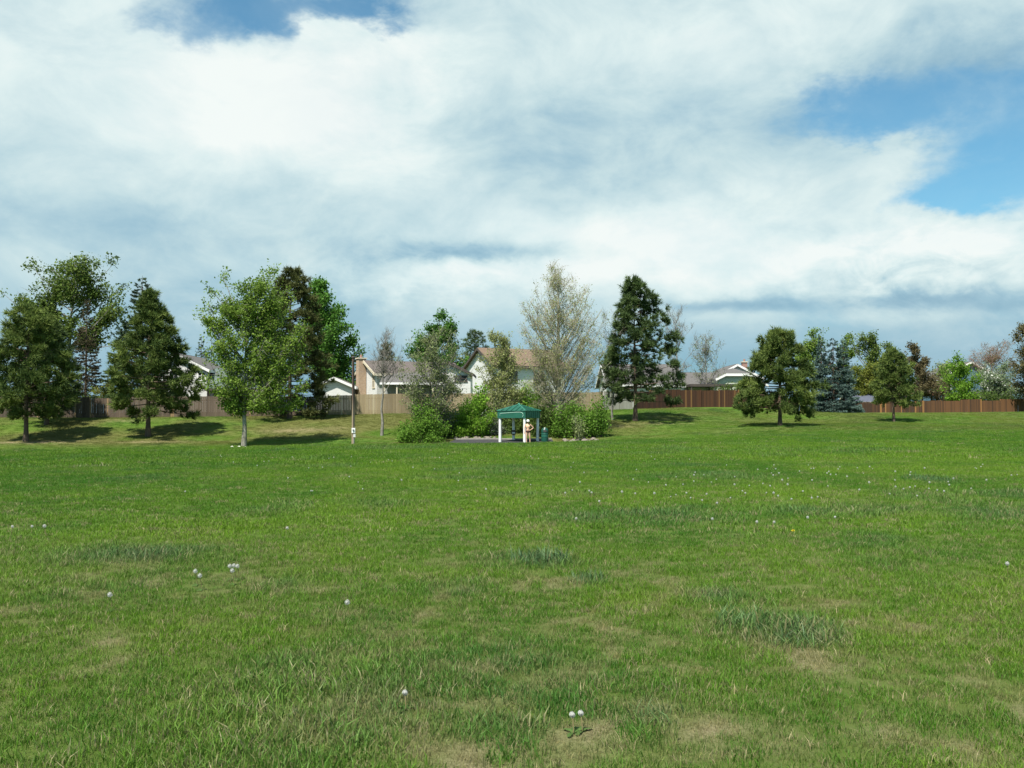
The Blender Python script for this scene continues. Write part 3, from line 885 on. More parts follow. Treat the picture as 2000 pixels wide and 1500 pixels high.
# --- left group
pine('broad yellowish pine at the left edge of the photo, nearest to the lawn', 52, 74.5, 602, -40, 158, 815, n=4200, seed=1, power=.60, trunk=.19, lowpow=.55)
pine('pine with a thin trunk half hidden behind the broad left-edge pine', 92, 81.5, 630, 20, 160, 805, 'pine_dark', n=2200, seed=2, power=.6, lowpow=.5)
broad('tall open-crowned cottonwood rising behind the left-edge pines', 128, 99, [(45, 590, 46, 52), (78, 555, 40, 42), (120, 560, 46, 52), (165, 550, 50, 48), (210, 540, 34, 38), (232, 580, 30, 40), (190, 610, 45, 60), (60, 640, 45, 40), (215, 660, 32, 50), (120, 620, 40, 45), (20, 575, 20, 30)],
      680, 'cotton', 'grey', n=13500, size=.25, r=.30, seed=3, limbs=58, subs=8, spread=.25, gaps=.12, group='cottonwoods', name='cottonwood_tree', depth=.9)
spruce('dark narrow spruce with rusty needles between the two left pines', 167, 96, 585, 34, 772, 'rusty_spruce', 4, dens=.8)
broad('small yellow-green sapling behind the grey fence between the left pines', 208, 92, [(205, 755, 22, 16), (222, 748, 14, 14)], 775, 'yellow', 'brown', n=1100, size=.15, r=.05, seed=5, limbs=10, subs=5, name='sapling', group='saplings')
spruce('tall pointed spruce whose top rises behind the second pine from left', 275, 93, 538, 84, 770, 'spruce', 6, dens=1.5)
pine('full bushy pine with wide low boughs before the white gabled house', 290, 76.5, 572, 192, 410, 808, 'pine', n=5200, seed=7, power=1.0, trunk=.20, lowpow=.7, droop=.1)
spruce('far dark spruce above the green-roofed house wing', 392, 122, 658, 26, 760, 'spruce', 8, tops=[(412, 676, 20)], dens=.8)
broad('aspen-like tree with pale trunk standing alone at the foot of the bank', 477, 70, [(440, 570, 46, 50), (490, 560, 42, 42), (530, 575, 45, 55), (430, 640, 42, 50), (500, 650, 65, 70), (545, 660, 45, 60), (420, 600, 28, 32), (460, 720, 60, 50), (520, 740, 55, 55), (480, 775, 50, 30), (560, 620, 35, 40), (545, 565, 30, 36), (575, 690, 28, 40), (400, 605, 22, 22), (590, 650, 18, 30), (430, 715, 40, 42), (565, 735, 34, 50), (545, 782, 42, 20), (440, 768, 32, 22), (500, 600, 50, 50)],
      800, 'aspen', 'pale', n=21000, size=.17, r=.17, seed=9, limbs=72, subs=9, spread=.17, gaps=.08, group='poplars', steep=1.4, name='aspen_tree', depth=.85)
pine('tall brownish pine standing at the fence behind the pale-trunked aspen', 566, 84.5, 530, 492, 660, 806, 'pine_brown', n=4800, seed=10, power=.58, trunk=.2, lowpow=.8)
broad('bright green tree behind the fence beside the brownish pine', 632, 104, [(618, 575, 24, 38), (650, 590, 36, 40), (675, 640, 34, 42), (645, 650, 50, 55), (690, 690, 20, 28), (655, 710, 52, 40), (610, 630, 30, 60), (612, 556, 16, 20), (668, 745, 40, 26), (700, 660, 12, 14)],
      735, 'bright', 'brown', n=11500, size=.28, r=.26, seed=11, limbs=50, subs=7, spread=.25, gaps=.06, group='background green trees', name='maple_tree', depth=.9)
pine('far small round pine showing above the porch roof', 754, 128, 672, 732, 774, 735, 'pine_brown', n=500, seed=12, group='far pines')
broad('slender bare tree with grey trunk beside the wooden pole', 746, 76, [(745, 690, 22, 42), (765, 690, 24, 40), (752, 665, 18, 24), (735, 710, 16, 30), (780, 690, 14, 24)], 770, 'olive', 'grey', n=120, size=.08, r=.11, seed=13, limbs=26, subs=8, twigs=3, twr=.007, group='bare trees', steep=1.35, name='bare_tree', up=.6)
broad('twin-peaked green poplar behind the grey porch-roofed house', 845, 126, [(868, 625, 17, 26), (875, 655, 24, 30), (822, 650, 22, 28), (845, 680, 42, 40), (905, 690, 18, 30), (810, 700, 24, 40), (870, 710, 40, 40), (802, 665, 16, 24), (896, 655, 18, 26)], 740, 'bright', 'grey', n=7600, size=.30, r=.25, seed=14, limbs=36, subs=7, spread=.24, group='background green trees', name='poplar_tree', tb=.35)
broad('grey-green twiggy tree rising out of the big shrub left of the shelter', 838, 74, [(840, 690, 44, 48), (870, 690, 40, 46), (815, 710, 36, 48), (850, 750, 56, 46), (820, 770, 38, 36), (880, 760, 34, 40), (845, 800, 36, 26), (800, 735, 26, 36), (900, 730, 24, 34), (860, 660, 24, 26)], 830, 'olive', 'grey', steep=1.5, n=11000, size=.13, r=.13, seed=15, limbs=52, subs=9, twigs=2, twr=.007, group='half-leafed trees', name='twiggy_tree', spread=.14, tb=.3, trunks=3, multi=.2)
pine('far round dark pine left of the brown-roofed gable house', 926, 150, 646, 892, 962, 720, 'pine_dark', n=700, seed=16, power=.5, group='far pines', lowpow=.8)
broad('small willowy tree with pale leaves in front of the brown-roofed house', 983, 79, [(975, 690, 22, 44), (968, 665, 12, 28), (985, 730, 34, 44), (960, 745, 24, 36), (1005, 750, 24, 40), (980, 775, 44, 32), (1000, 690, 20, 34), (1012, 735, 26, 36), (950, 715, 18, 34)], 815, 'willow', 'grey', steep=1.7, n=9500, size=.13, r=.09, seed=17, limbs=46, subs=9, twigs=1, twr=.006, group='half-leafed trees', name='young_willow', spread=.13, trunks=2, multi=.12, tb=.35)
broad('great pale twiggy willow with sparse new leaves towering behind the shelter', 1091, 77, [(1090, 545, 28, 44), (1078, 590, 42, 55), (1120, 580, 42, 52), (1050, 620, 32, 60), (1095, 660, 60, 65), (1140, 640, 40, 70), (1060, 700, 38, 60), (1150, 700, 38, 55), (1100, 735, 58, 48), (1165, 640, 22, 55), (1032, 600, 14, 40), (1045, 760, 30, 30), (1135, 765, 38, 30), (1034, 680, 24, 70), (1178, 690, 24, 60), (1050, 640, 34, 60), (1155, 600, 28, 50)],
      800, 'willow', 'tan', n=15500, size=.10, r=.30, seed=18, limbs=112, subs=10, twigs=4, twr=.007, steep=1.8, group='half-leafed trees', name='willow_tree', spread=.17, up=.35, weep=.15, tb=.42)
broad('thin bare-twigged tree between the great willow and the tall pine', 1196, 84, [(1195, 640, 24, 60), (1212, 620, 20, 45), (1200, 710, 28, 40), (1180, 690, 18, 50)], 790, 'olive', 'grey', n=900, size=.11, r=.09, seed=19, limbs=24, subs=8, twigs=3, twr=.007, group='bare trees', steep=1.35, name='bare_tree', up=.5)
pine('tallest pine, standing right of the willow before the red-brown fence', 1241, 83.5, 547, 1166, 1362, 788, 'pine_dark', n=4400, seed=20, power=.74, trunk=.19, lowpow=.6, gap=.12)
broad('bare grey tree showing behind the shoulder of the tallest pine', 1322, 117, [(1320, 625, 28, 34), (1338, 640, 20, 40), (1305, 640, 20, 40), (1330, 690, 26, 40)], 730, 'olive', 'grey', n=300, size=.12, r=.14, seed=21, limbs=24, subs=8, twigs=3, twr=.010, group='bare trees', steep=1.35, name='bare_tree', up=.7)
broad('pale bare tree behind the red-brown fence left of the sage house', 1381, 112, [(1375, 675, 24, 32), (1395, 680, 20, 34), (1360, 690, 18, 34), (1385, 710, 30, 36), (1405, 700, 14, 20)], 755, 'olive', 'grey', n=900, size=.14, r=.13, seed=22, limbs=26, subs=8, twigs=3, twr=.010, group='bare trees', steep=1.35, name='bare_tree', up=.5)
broad('bare twigs of a far tree right of the brick chimney of the sage house', 1492, 132, [(1488, 700, 22, 24), (1502, 710, 18, 20)], 740, 'tan', 'tan', n=200, size=.14, r=.1, seed=23, limbs=14, subs=7, twigs=3, twr=.011, group='bare trees', steep=1.35, name='bare_tree')
pine('spreading pine with a drooping lower left bough on the right lawn', 1523, 78, 648, 1424, 1604, 804, 'pine', n=4200, seed=24, power=.70, trunk=.17, lowpow=.75, droop=.10, gap=.1)
broad('pair-crowned pale aspen behind the spreading pine', 1580, 128, [(1560, 672, 14, 30), (1594, 665, 19, 32), (1598, 700, 22, 36), (1560, 705, 14, 26)], 745, 'aspen', 'pale', n=3680, size=.24, r=.12, seed=25, limbs=20, subs=7, spread=.2, group='poplars', steep=1.4, name='aspen_tree', gaps=.15)
spruce('silvery blue spruce with several tips behind the right fence', 1628, 107, 660, 55, 800, 'blue_spruce', 26, tops=[(1605, 656, 30), (1648, 662, 34)], dens=1.6)
broad('loose open aspen right of the blue spruce', 1692, 126, [(1668, 662, 16, 18), (1692, 665, 16, 26), (1718, 655, 17, 26), (1690, 710, 26, 34), (1725, 690, 14, 20), (1705, 690, 20, 20)], 745, 'cotton', 'pale', n=3200, size=.25, r=.13, seed=27, limbs=26, subs=7, spread=.2, group='poplars', steep=1.4, name='aspen_tree', gaps=.25, tb=.6)
broad('yellow-green small tree between the blue spruce and the small right pine', 1690, 119, [(1682, 740, 20, 30), (1700, 735, 22, 36), (1715, 715, 16, 26), (1668, 760, 16, 20)], 778, 'yellow', 'brown', n=5440, size=.22, r=.1, seed=28, limbs=20, subs=7, spread=.18, group='background green trees')
pine('smallest pine on the right lawn, with a rounded dark crown', 1745, 86, 686, 1700, 1804, 790, 'pine', n=2100, seed=29, power=.72, trunk=.12, lowpow=.7, group='pines', ln=.32)
broad('reddish-leaved crabapple right of the small rounded pine', 1790, 122, [(1770, 690, 16, 26), (1795, 690, 18, 28), (1815, 720, 18, 30), (1780, 730, 24, 30), (1805, 750, 26, 24), (1830, 735, 12, 20)], 768, 'red', 'brown', n=6080, size=.2, r=.12, seed=30, limbs=26, subs=8, twigs=1, twr=.009, spread=.18, group='red-leaved trees', name='crabapple_tree', gaps=.1)
broad('lush bright green small tree before the blue house', 1878, 117, [(1880, 725, 34, 32), (1862, 750, 28, 28), (1902, 745, 28, 32), (1880, 770, 42, 20), (1870, 706, 20, 20)], 780, 'lime', 'brown', n=5200, size=.20, r=.1, seed=31, limbs=26, subs=8, spread=.17, group='background green trees', tb=.3)
broad('bare russet-twigged tree above the white-blossomed tree', 1938, 130, [(1935, 675, 36, 26), (1915, 690, 22, 22), (1960, 690, 26, 28), (1940, 705, 40, 26)], 745, 'tan', 'rust', n=2200, size=.14, r=.16, seed=32, limbs=34, subs=9, twigs=4, twr=.010, group='bare trees', steep=1.35, name='bare_tree')
broad('grey-green tree speckled with white blossom near the right edge', 1945, 118, [(1935, 735, 28, 28), (1962, 730, 24, 30), (1950, 760, 42, 22), (1915, 755, 18, 22), (1975, 760, 18, 20)], 778, 'blossom', 'grey', n=8320, size=.17, r=.1, seed=33, limbs=30, subs=8, twigs=1, twr=.008, spread=.17, group='blossom trees', name='blossom_tree', tv=.3)
broad('olive-brown tree cut off by the right edge of the photo', 2018, 110, [(2012, 660, 28, 40), (2008, 620, 14, 36), (2004, 715, 26, 40), (2030, 700, 36, 60), (2000, 755, 22, 24), (2030, 760, 34, 24)], 770, 'tan', 'brown', n=8800, size=.19, r=.18, seed=34, limbs=34, subs=8, twigs=1, twr=.009, spread=.17, name='olive_tree', group='right edge trees')

# --- shrubs about the shelter
shrub('big rounded green shrub at the left end of the planting by the pole', 822, 72.5, [(820, 815, 34, 30), (800, 842, 30, 22), (845, 840, 32, 28), (822, 855, 44, 14), (785, 850, 16, 18)], 'shrub', 8500, .14, 1, tb=.40)
shrub('lime-green leafy shrub between the big round shrub and the shelter', 912, 76, [(910, 812, 32, 30), (893, 832, 26, 28), (938, 826, 28, 26), (912, 848, 30, 14), (925, 790, 20, 18)], 'lime', 9500, .14, 2, tb=.38)
shrub('sapling with large lime leaves poking above the tan fence', 938, 77.5, [(935, 762, 14, 12), (926, 776, 14, 10), (948, 774, 12, 12), (935, 795, 18, 14)], 'lime', 1600, .2, 3, stems=9, tb=.4)
shrub('grey sage bush low between the lime shrub and the shelter', 955, 76.8, [(962, 825, 20, 22), (948, 838, 18, 16), (970, 840, 16, 16)], 'sage', 2600, .12, 4, tb=.3)
shrub('pale sage bush beneath the grey-green twiggy tree', 845, 75, [(845, 795, 30, 18), (868, 805, 22, 16), (825, 790, 18, 14)], 'sage', 2400, .12, 5, tb=.3)
shrub('dark bush behind the shelter posts', 1002, 78, [(990, 832, 28, 24), (1015, 828, 26, 26), (1005, 848, 40, 12)], 'dark_shrub', 6200, .15, 6)
shrub('dense dark green bush behind the litter bin', 1062, 76, [(1060, 815, 30, 26), (1080, 832, 28, 22), (1050, 838, 26, 16), (1095, 842, 24, 14)], 'dark_shrub', 7000, .15, 7, tb=.5)
shrub('green bush with bright tips at the foot of the great willow', 1100, 75, [(1100, 795, 20, 18), (1115, 815, 26, 22), (1090, 822, 22, 22), (1118, 838, 24, 14)], 'shrub', 5200, .14, 8, tb=.36)
shrub('rounded bright green shrub at the right end of the planting', 1162, 74.5, [(1160, 800, 28, 26), (1138, 828, 22, 24), (1175, 818, 16, 22), (1150, 828, 28, 20), (1165, 842, 24, 12), (1140, 812, 18, 20)], 'shrub', 7200, .14, 9, tb=.40)
shrub('lime-leaved bush seen through between the small willow and the great willow', 1022, 79, [(1030, 765, 20, 16), (1015, 785, 18, 16), (1040, 790, 20, 18)], 'lime', 2600, .15, 10, tb=.35)
shrub('white-flowering bush at the fence behind the shelter roof', 1037, 86, [(1036, 755, 12, 12), (1028, 768, 14, 10), (1045, 768, 10, 10)], 'blossom', 1100, .15, 11, tb=.6)
shrub('small low tree-like bush with pale stem among the stones right of the bin', 1132, 72.3, [(1132, 826, 14, 12), (1124, 820, 8, 8)], 'olive', 700, .12, 12, stems=4, bark='grey')
shrub('trailing green hedge along the top of the red-brown fence', 1425, 108.5, [(1410, 757, 16, 6), (1432, 757, 18, 6), (1452, 758, 14, 6)], 'dark_shrub', 2600, .16, 13, group='hedges', stems=24)

shrub('olive shrub mass behind the right fence left of the crabapple', 1765, 118, [(1755, 752, 22, 24), (1780, 760, 20, 18), (1740, 765, 16, 16)], 'tan', 3200, .2, 14, group='shrubs behind the right fence', stems=20)
shrub('dark green bush behind the right fence under the loose aspen', 1722, 121, [(1722, 745, 20, 28), (1705, 765, 16, 16), (1735, 768, 14, 14)], 'dark_shrub', 3400, .2, 15, group='shrubs behind the right fence', stems=20)
shrub('reddish bush behind the right fence beside the blue house', 1843, 124, [(1838, 745, 14, 20), (1828, 765, 14, 12)], 'red', 1500, .2, 16, group='shrubs behind the right fence', stems=12)
shrub('dark evergreen bush under the blossom tree at the right fence', 1950, 114.5, [(1950, 772, 26, 10), (1985, 768, 26, 14), (1920, 774, 14, 8)], 'dark_shrub', 3000, .18, 17, group='shrubs behind the right fence', stems=20)
shrub('dark bush behind the left fence beneath the tall cottonwood', 120, 93, [(100, 760, 40, 18), (150, 765, 30, 14), (40, 765, 40, 14)], 'dark_shrub', 3600, .2, 18, group='shrubs behind the left fence', stems=26)

shrub('mid-green filler bush between the big round shrub and the lime shrub', 872, 75.5, [(868, 828, 20, 24), (880, 846, 18, 14), (858, 808, 16, 18)], 'shrub', 4200, .14, 19, tb=.35)
shrub('tall loose green bush rising behind the shelter roof', 1058, 78.5, [(1060, 780, 26, 24), (1040, 805, 26, 22), (1078, 800, 22, 24)], 'shrub', 4800, .14, 20, tb=.3)
shrub('pale olive bush at the foot of the small willow', 985, 78.5, [(985, 800, 26, 22), (965, 812, 20, 20), (1005, 808, 20, 20)], 'olive', 3800, .13, 21, tb=.35)

broad('tall yellow-green poplar behind the blue spruce', 1652, 131, [(1650, 680, 18, 30), (1640, 710, 22, 34), (1665, 715, 20, 34), (1655, 745, 26, 24)], 760, 'aspen', 'grey', n=4160, size=.24, r=.12, seed=41, limbs=18, subs=7, spread=.2, group='poplars', steep=1.4, name='poplar_tree', tb=.3)
broad('fresh green tree behind the smallest pine on the right', 1742, 129, [(1740, 690, 18, 26), (1755, 715, 22, 30), (1730, 720, 18, 32), (1745, 750, 28, 22)], 765, 'cotton', 'grey', n=4480, size=.24, r=.12, seed=42, limbs=18, subs=7, spread=.2, group='poplars', steep=1.3, name='poplar_tree', tb=.45)
broad('pale olive tree behind the crabapple and the lush green tree', 1842, 131, [(1845, 715, 16, 24), (1835, 740, 20, 26), (1855, 745, 18, 24)], 768, 'olive', 'grey', n=2000, size=.22, r=.1, seed=43, limbs=16, subs=7, spread=.2, group='half-leafed trees', name='leafy_tree')
# ------------------------------------------------------------------ houses
def siding(name, c, pitch=0.2, vertical=False, dark=0.72):
    """painted lap boards: shadow line and slight tone change per board"""
    m, g = new_mat(name)
    tc = g.n('ShaderNodeTexCoord').outputs['Object']
    sp = g.n('ShaderNodeSeparateXYZ'); g.put(sp.inputs[0], tc)
    v = g.m('DIVIDE', sp.outputs[0 if vertical else 2], pitch)
    fr = g.m('FRACT', v)
    line = g.mr(fr, 0.0, 0.16, dark, 1.0)
    n = g.noise(tc, 1.3, 4, .6).outputs[0]
    col = g.mix(g.mr(n, .3, .7), c4([q * .92 for q in c]), c4(c))
    col = g.mix(1.0, col, line, 'MULTIPLY')
    b = g.n('ShaderNodeBsdfPrincipled'); g.put(b.inputs['Base Color'], col)
    b.inputs['Roughness'].default_value = .6
    bn = g.n('ShaderNodeBump'); bn.inputs['Strength'].default_value = .6; bn.inputs['Distance'].default_value = .02
    g.put(bn.inputs['Height'], fr); g.put(b.inputs['Normal'], bn.outputs[0])
    o = g.n('ShaderNodeOutputMaterial'); m.node_tree.links.new(b.outputs[0], o.inputs[0])
    return m
def brick_mat(name, c1, c2):
    m, g = new_mat(name)
    tc = g.n('ShaderNodeTexCoord').outputs['Object']
    mp = g.n('ShaderNodeMapping'); g.put(mp.inputs[0], tc); mp.inputs['Rotation'].default_value = (math.pi / 2, 0, 0)
    br = g.n('ShaderNodeTexBrick'); g.put(br.inputs['Vector'], mp.outputs[0])
    br.inputs['Color1'].default_value = c4(c1); br.inputs['Color2'].default_value = c4(c2); br.inputs['Mortar'].default_value = (.45, .41, .36, 1)
    br.inputs['Scale'].default_value = 4.0; br.inputs['Mortar Size'].default_value = .02
    b = g.n('ShaderNodeBsdfPrincipled'); g.put(b.inputs['Base Color'], br.outputs[0]); b.inputs['Roughness'].default_value = .9
    o = g.n('ShaderNodeOutputMaterial'); m.node_tree.links.new(b.outputs[0], o.inputs[0])
    return m
def shingle_mat(name, c1, c2): return surf(name, c1, c2, 9, .95, .5, 40, stretch=(.5, .5, 2.5))
M_WHITE = siding('white_siding', (.66, .655, .63)); M_CREAM = siding('cream_siding', (.62, .58, .48)); M_SAGE = siding('sage_siding', (.50, .53, .43), .28)
M_PINK = siding('pinkish_siding', (.46, .38, .34)); M_BLUE = siding('blue_siding', (.10, .18, .26)); M_GREYW = siding('grey_siding', (.30, .31, .31))
M_TRIM = surf('white_trim', (.78, .77, .74), (.70, .69, .66), 2, .5); M_TRIMC = surf('cream_trim', (.62, .55, .42), (.55, .48, .36), 2, .6)
M_DARKTRIM = surf('dark_trim', (.05, .042, .038), (.075, .06, .05), 3, .7)
M_RGREY = shingle_mat('grey_shingles', (.080, .075, .072), (.125, .118, .112)); M_RBROWN = shingle_mat('brown_shingles', (.125, .085, .058), (.18, .128, .09))
M_RGREEN = shingle_mat('green_grey_shingles', (.075, .10, .095), (.12, .15, .14)); M_RDARK = shingle_mat('dark_brown_shingles', (.085, .070, .064), (.135, .112, .102))
M_RBLUE = shingle_mat('slate_blue_shingles', (.06, .066, .09), (.09, .10, .13))
M_BRICK = brick_mat('tan_brick', (.40, .27, .16), (.30, .19, .11)); M_BRICKR = brick_mat('red_brick', (.30, .13, .09), (.22, .09, .065))
def glass_mat():
    m, g = new_mat('window_glass')
    b = g.n('ShaderNodeBsdfPrincipled'); b.inputs['Base Color'].default_value = (.02, .025, .03, 1); b.inputs['Roughness'].default_value = .06
    b.inputs['Specular IOR Level'].default_value = .6
    o = g.n('ShaderNodeOutputMaterial'); m.node_tree.links.new(b.outputs[0], o.inputs[0]); return m
M_GLASS = glass_mat()

def gable_house(name, label, C, yaw, L, W, eave, ridge, wall, roof, trim=M_TRIM, ov=.35, windows=(), chimney=None, cat='house', group='houses beyond the fences', thick=.14, vents=()):
    """C is a ground corner; the ridge runs along e1 from it, the gable end spans e2; eave and ridge are world heights"""
    C = np.array((C[0], C[1], gz(C[0], C[1]) - .1))
    th = thing(name, label, cat, tuple(C), group)
    e1 = np.array((math.cos(yaw), math.sin(yaw), 0)); e2 = np.array((-math.sin(yaw), math.cos(yaw), 0)); up = np.array((0, 0, 1.))
    he, hr = eave - C[2], ridge - C[2]
    MB().prism([C, C + e2 * W, C + e2 * W + up * he, C + e2 * W / 2 + up * hr, C + up * he], e1 * L).build('wall', wall, th)
    sl = (hr - he) / (W / 2)
    for s in (0, 1):
        a = C + up * he + (e2 * W if s else 0); sg = 1 if s else -1
        lo = a + e2 * sg * ov - up * sl * ov + up * .03
        hi = C + e2 * (W / 2 - sg * .02) + up * (hr + .03)
        MB().prism([lo - e1 * ov, hi - e1 * ov, hi + up * thick - e1 * ov, lo + up * thick - e1 * ov], e1 * (L + 2 * ov)).build('roof', roof, th)
        # barge board along the gable end and fascia under the eave
        f = MB()
        f.prism([lo - e1 * (ov + .03) - up * .16, hi - e1 * (ov + .03) - up * .16, hi - e1 * (ov + .03) + up * (thick - .02), lo - e1 * (ov + .03) + up * (thick - .02)], -e1 * .05)
        f.build('barge_board', trim, th)
        MB().prism([lo - up * .15 - e1 * ov, lo + up * (thick - .03) - e1 * ov, lo + up * (thick - .03) + e2 * sg * .05 - e1 * ov, lo - up * .15 + e2 * sg * .05 - e1 * ov], e1 * (L + 2 * ov)).build('fascia', trim, th)
    for (face, u, z, w, h) in windows:
        if face == 'gable': o, d, nrm = C + e2 * u, e2, -e1
        else: o, d, nrm = C + e1 * u, e1, -e2
        c = np.array((o[0], o[1], z)) + nrm * .03
        ax = np.array([d, nrm, up])
        fr = MB()
        for (du, dz, ww, hh) in ((0, h / 2, w + .2, .1), (0, -h / 2, w + .2, .1), (-w / 2, 0, .1, h - .1), (w / 2, 0, .1, h - .1), (0, 0, .05, h - .1), (0, .05, w - .1, .05)):
            fr.box(c + d * du + up * dz + nrm * (.0 if ww != .05 and hh != .05 else -.004), (ww, .08, hh), axes=ax)
        fo = fr.build('window', trim, th)
        MB().box(c - nrm * .015, (w, .03, h), axes=ax).build('pane', M_GLASS, fo)
    for (face, u, z, w, h) in vents:
        o, d, nrm = (C + e2 * u, e2, -e1)
        ax = np.array([d, nrm, up]); vb = MB()
        for i in range(5): vb.box(np.array((o[0], o[1], z - h / 2 + h * (i + .5) / 5)) + nrm * .04, (w, .06, h / 5 - .02), axes=ax)
        vb.build('vent', M_GREYW, th)
    if chimney:
        cu, cv, cw, cd, cz, cm = chimney
        p = C + e1 * cu + e2 * cv
        ch = MB().box((p[0], p[1], (C[2] + cz) / 2), (cw, cd, cz - C[2]), rz=yaw).build('chimney', cm, th)
        MB().box((p[0], p[1], cz + .06), (cw + .16, cd + .16, .12), rz=yaw).build('chimney_cap', M_TRIMC, ch)
        MB().tube([(p[0], p[1], cz + .1), (p[0], p[1], cz + .45)], .12, 10).build('flue', M_BRICKR, ch)
    return th

def xy(px, Y): return ((px - 1000) / F * Y, Y)
def zpx(py, Y): return P(1000, py, Y)[2]

# white two-storey gable seen right of the second pine, with a low green-roofed wing
gable_house('house', 'white gabled house behind the bushy pine at left', xy(404, 100), math.pi / 2, 9, 6.4, zpx(722, 100), zpx(692, 100), M_WHITE, M_RGREY,
            windows=[('gable', .55, zpx(735, 100), .75, .85), ('gable', 3.4, zpx(735, 100), .9, 1.2)])
gable_house('house', 'low house with green-grey roof behind the pale-trunked aspen', xy(409, 99), 0, 5.2, 6, zpx(757, 99), zpx(722, 102), M_PINK, M_RGREEN, M_DARKTRIM, windows=[('front', 1.3, zpx(768, 99), 1.6, .8), ('front', 3.6, zpx(768, 99), 1.0, .8)])
gable_house('garage', 'low white gabled garage left of the tan brick chimney', xy(690, 100), math.pi / 2, 6, 3.9, zpx(755, 100), zpx(739, 100), M_WHITE, M_RGREY, cat='garage')
h2c = xy(736, 98)
h2 = gable_house('house', 'white house with tan brick chimney and grey porch roof', h2c, math.radians(27), 9.5, 6.2, zpx(729, 98), zpx(706, 100), M_WHITE, M_RDARK, M_TRIMC,
                 windows=[('gable', .95, zpx(744, 98), .62, 1.35), ('front', 1.2, zpx(742, 98), .9, 1.0)], chimney=(-.45, 3.7, .8, .9, zpx(700, 100), M_BRICK))
# its porch: sloping shingled roof on posts
def porch():
    Y = 96.2
    x0, x1 = xy(742, Y)[0], xy(868, Y)[0]
    z0, z1 = zpx(750, Y), zpx(732, Y)
    MB().prism([(x0, Y, z0), (x0, Y + 2.6, z1 + .2), (x0, Y + 2.6, z1 + .34), (x0, Y, z0 + .14)], (x1 - x0, 0, 0)).build('porch_roof', M_RGREY, h2)
    MB().box(((x0 + x1) / 2, Y - .03, z0 + .05), (x1 - x0 + .05, .05, .2)).build('porch_fascia', M_TRIM, h2)
    for f in (.06, .26, .46, .62, .82, .97):
        x = x0 + (x1 - x0) * f; zg = gz(x, Y + .15)
        MB().box((x, Y + .15, (zg + z0) / 2), (.12, .12, z0 - zg)).build('porch_post', M_TRIMC, h2)
    MB().box(((x0 + x1) / 2, Y + 2.3, (gz(x0, Y) + z0) / 2), (x1 - x0 - .3, .1, z0 - gz(x0, Y) - .1)).build('porch_wall', M_GREYW, h2)
porch()
gable_house('garage', 'low white outbuilding under a grey gable left of the brown-roofed house', xy(919, 99.5), math.pi / 2, 5, 4.6, zpx(730, 99.5), zpx(708, 99.5), M_WHITE, M_RDARK, M_DARKTRIM, cat='garage', windows=[('gable', 1.0, zpx(740, 99.5), 1.2, .6)])
gable_house('house', 'two-storey white gable house with brown roof behind the small willow', xy(966, 108), math.radians(27), 9, 7.6, zpx(713, 108), zpx(680, 110), M_WHITE, M_RBROWN, M_DARKTRIM, windows=[('front', 2.2, zpx(735, 109), 1.2, 1.2), ('front', 5.6, zpx(738, 110), 1.2, 1.2)], vents=[('gable', 3.8, zpx(697, 110), .5, .75)])
pv = bpy.data.objects[-1]
gable_house('house', 'grey-roofed white house hidden behind the tallest pine', xy(1190, 108), math.radians(4), 8.2, 7, zpx(750, 108), zpx(714, 112), M_WHITE, M_RGREY, windows=[('front', 1.4, zpx(757, 108), .9, .8), ('front', 4.6, zpx(757, 108), 1.2, .8)])
gable_house('house', 'white gable with red brick chimney behind the sage-sided house', xy(1486, 124), math.pi / 2, 8, 6.0, zpx(738, 124), zpx(713, 124), M_WHITE, M_RGREY, chimney=(3.0, 1.35, .65, .65, zpx(708, 127), M_BRICKR))
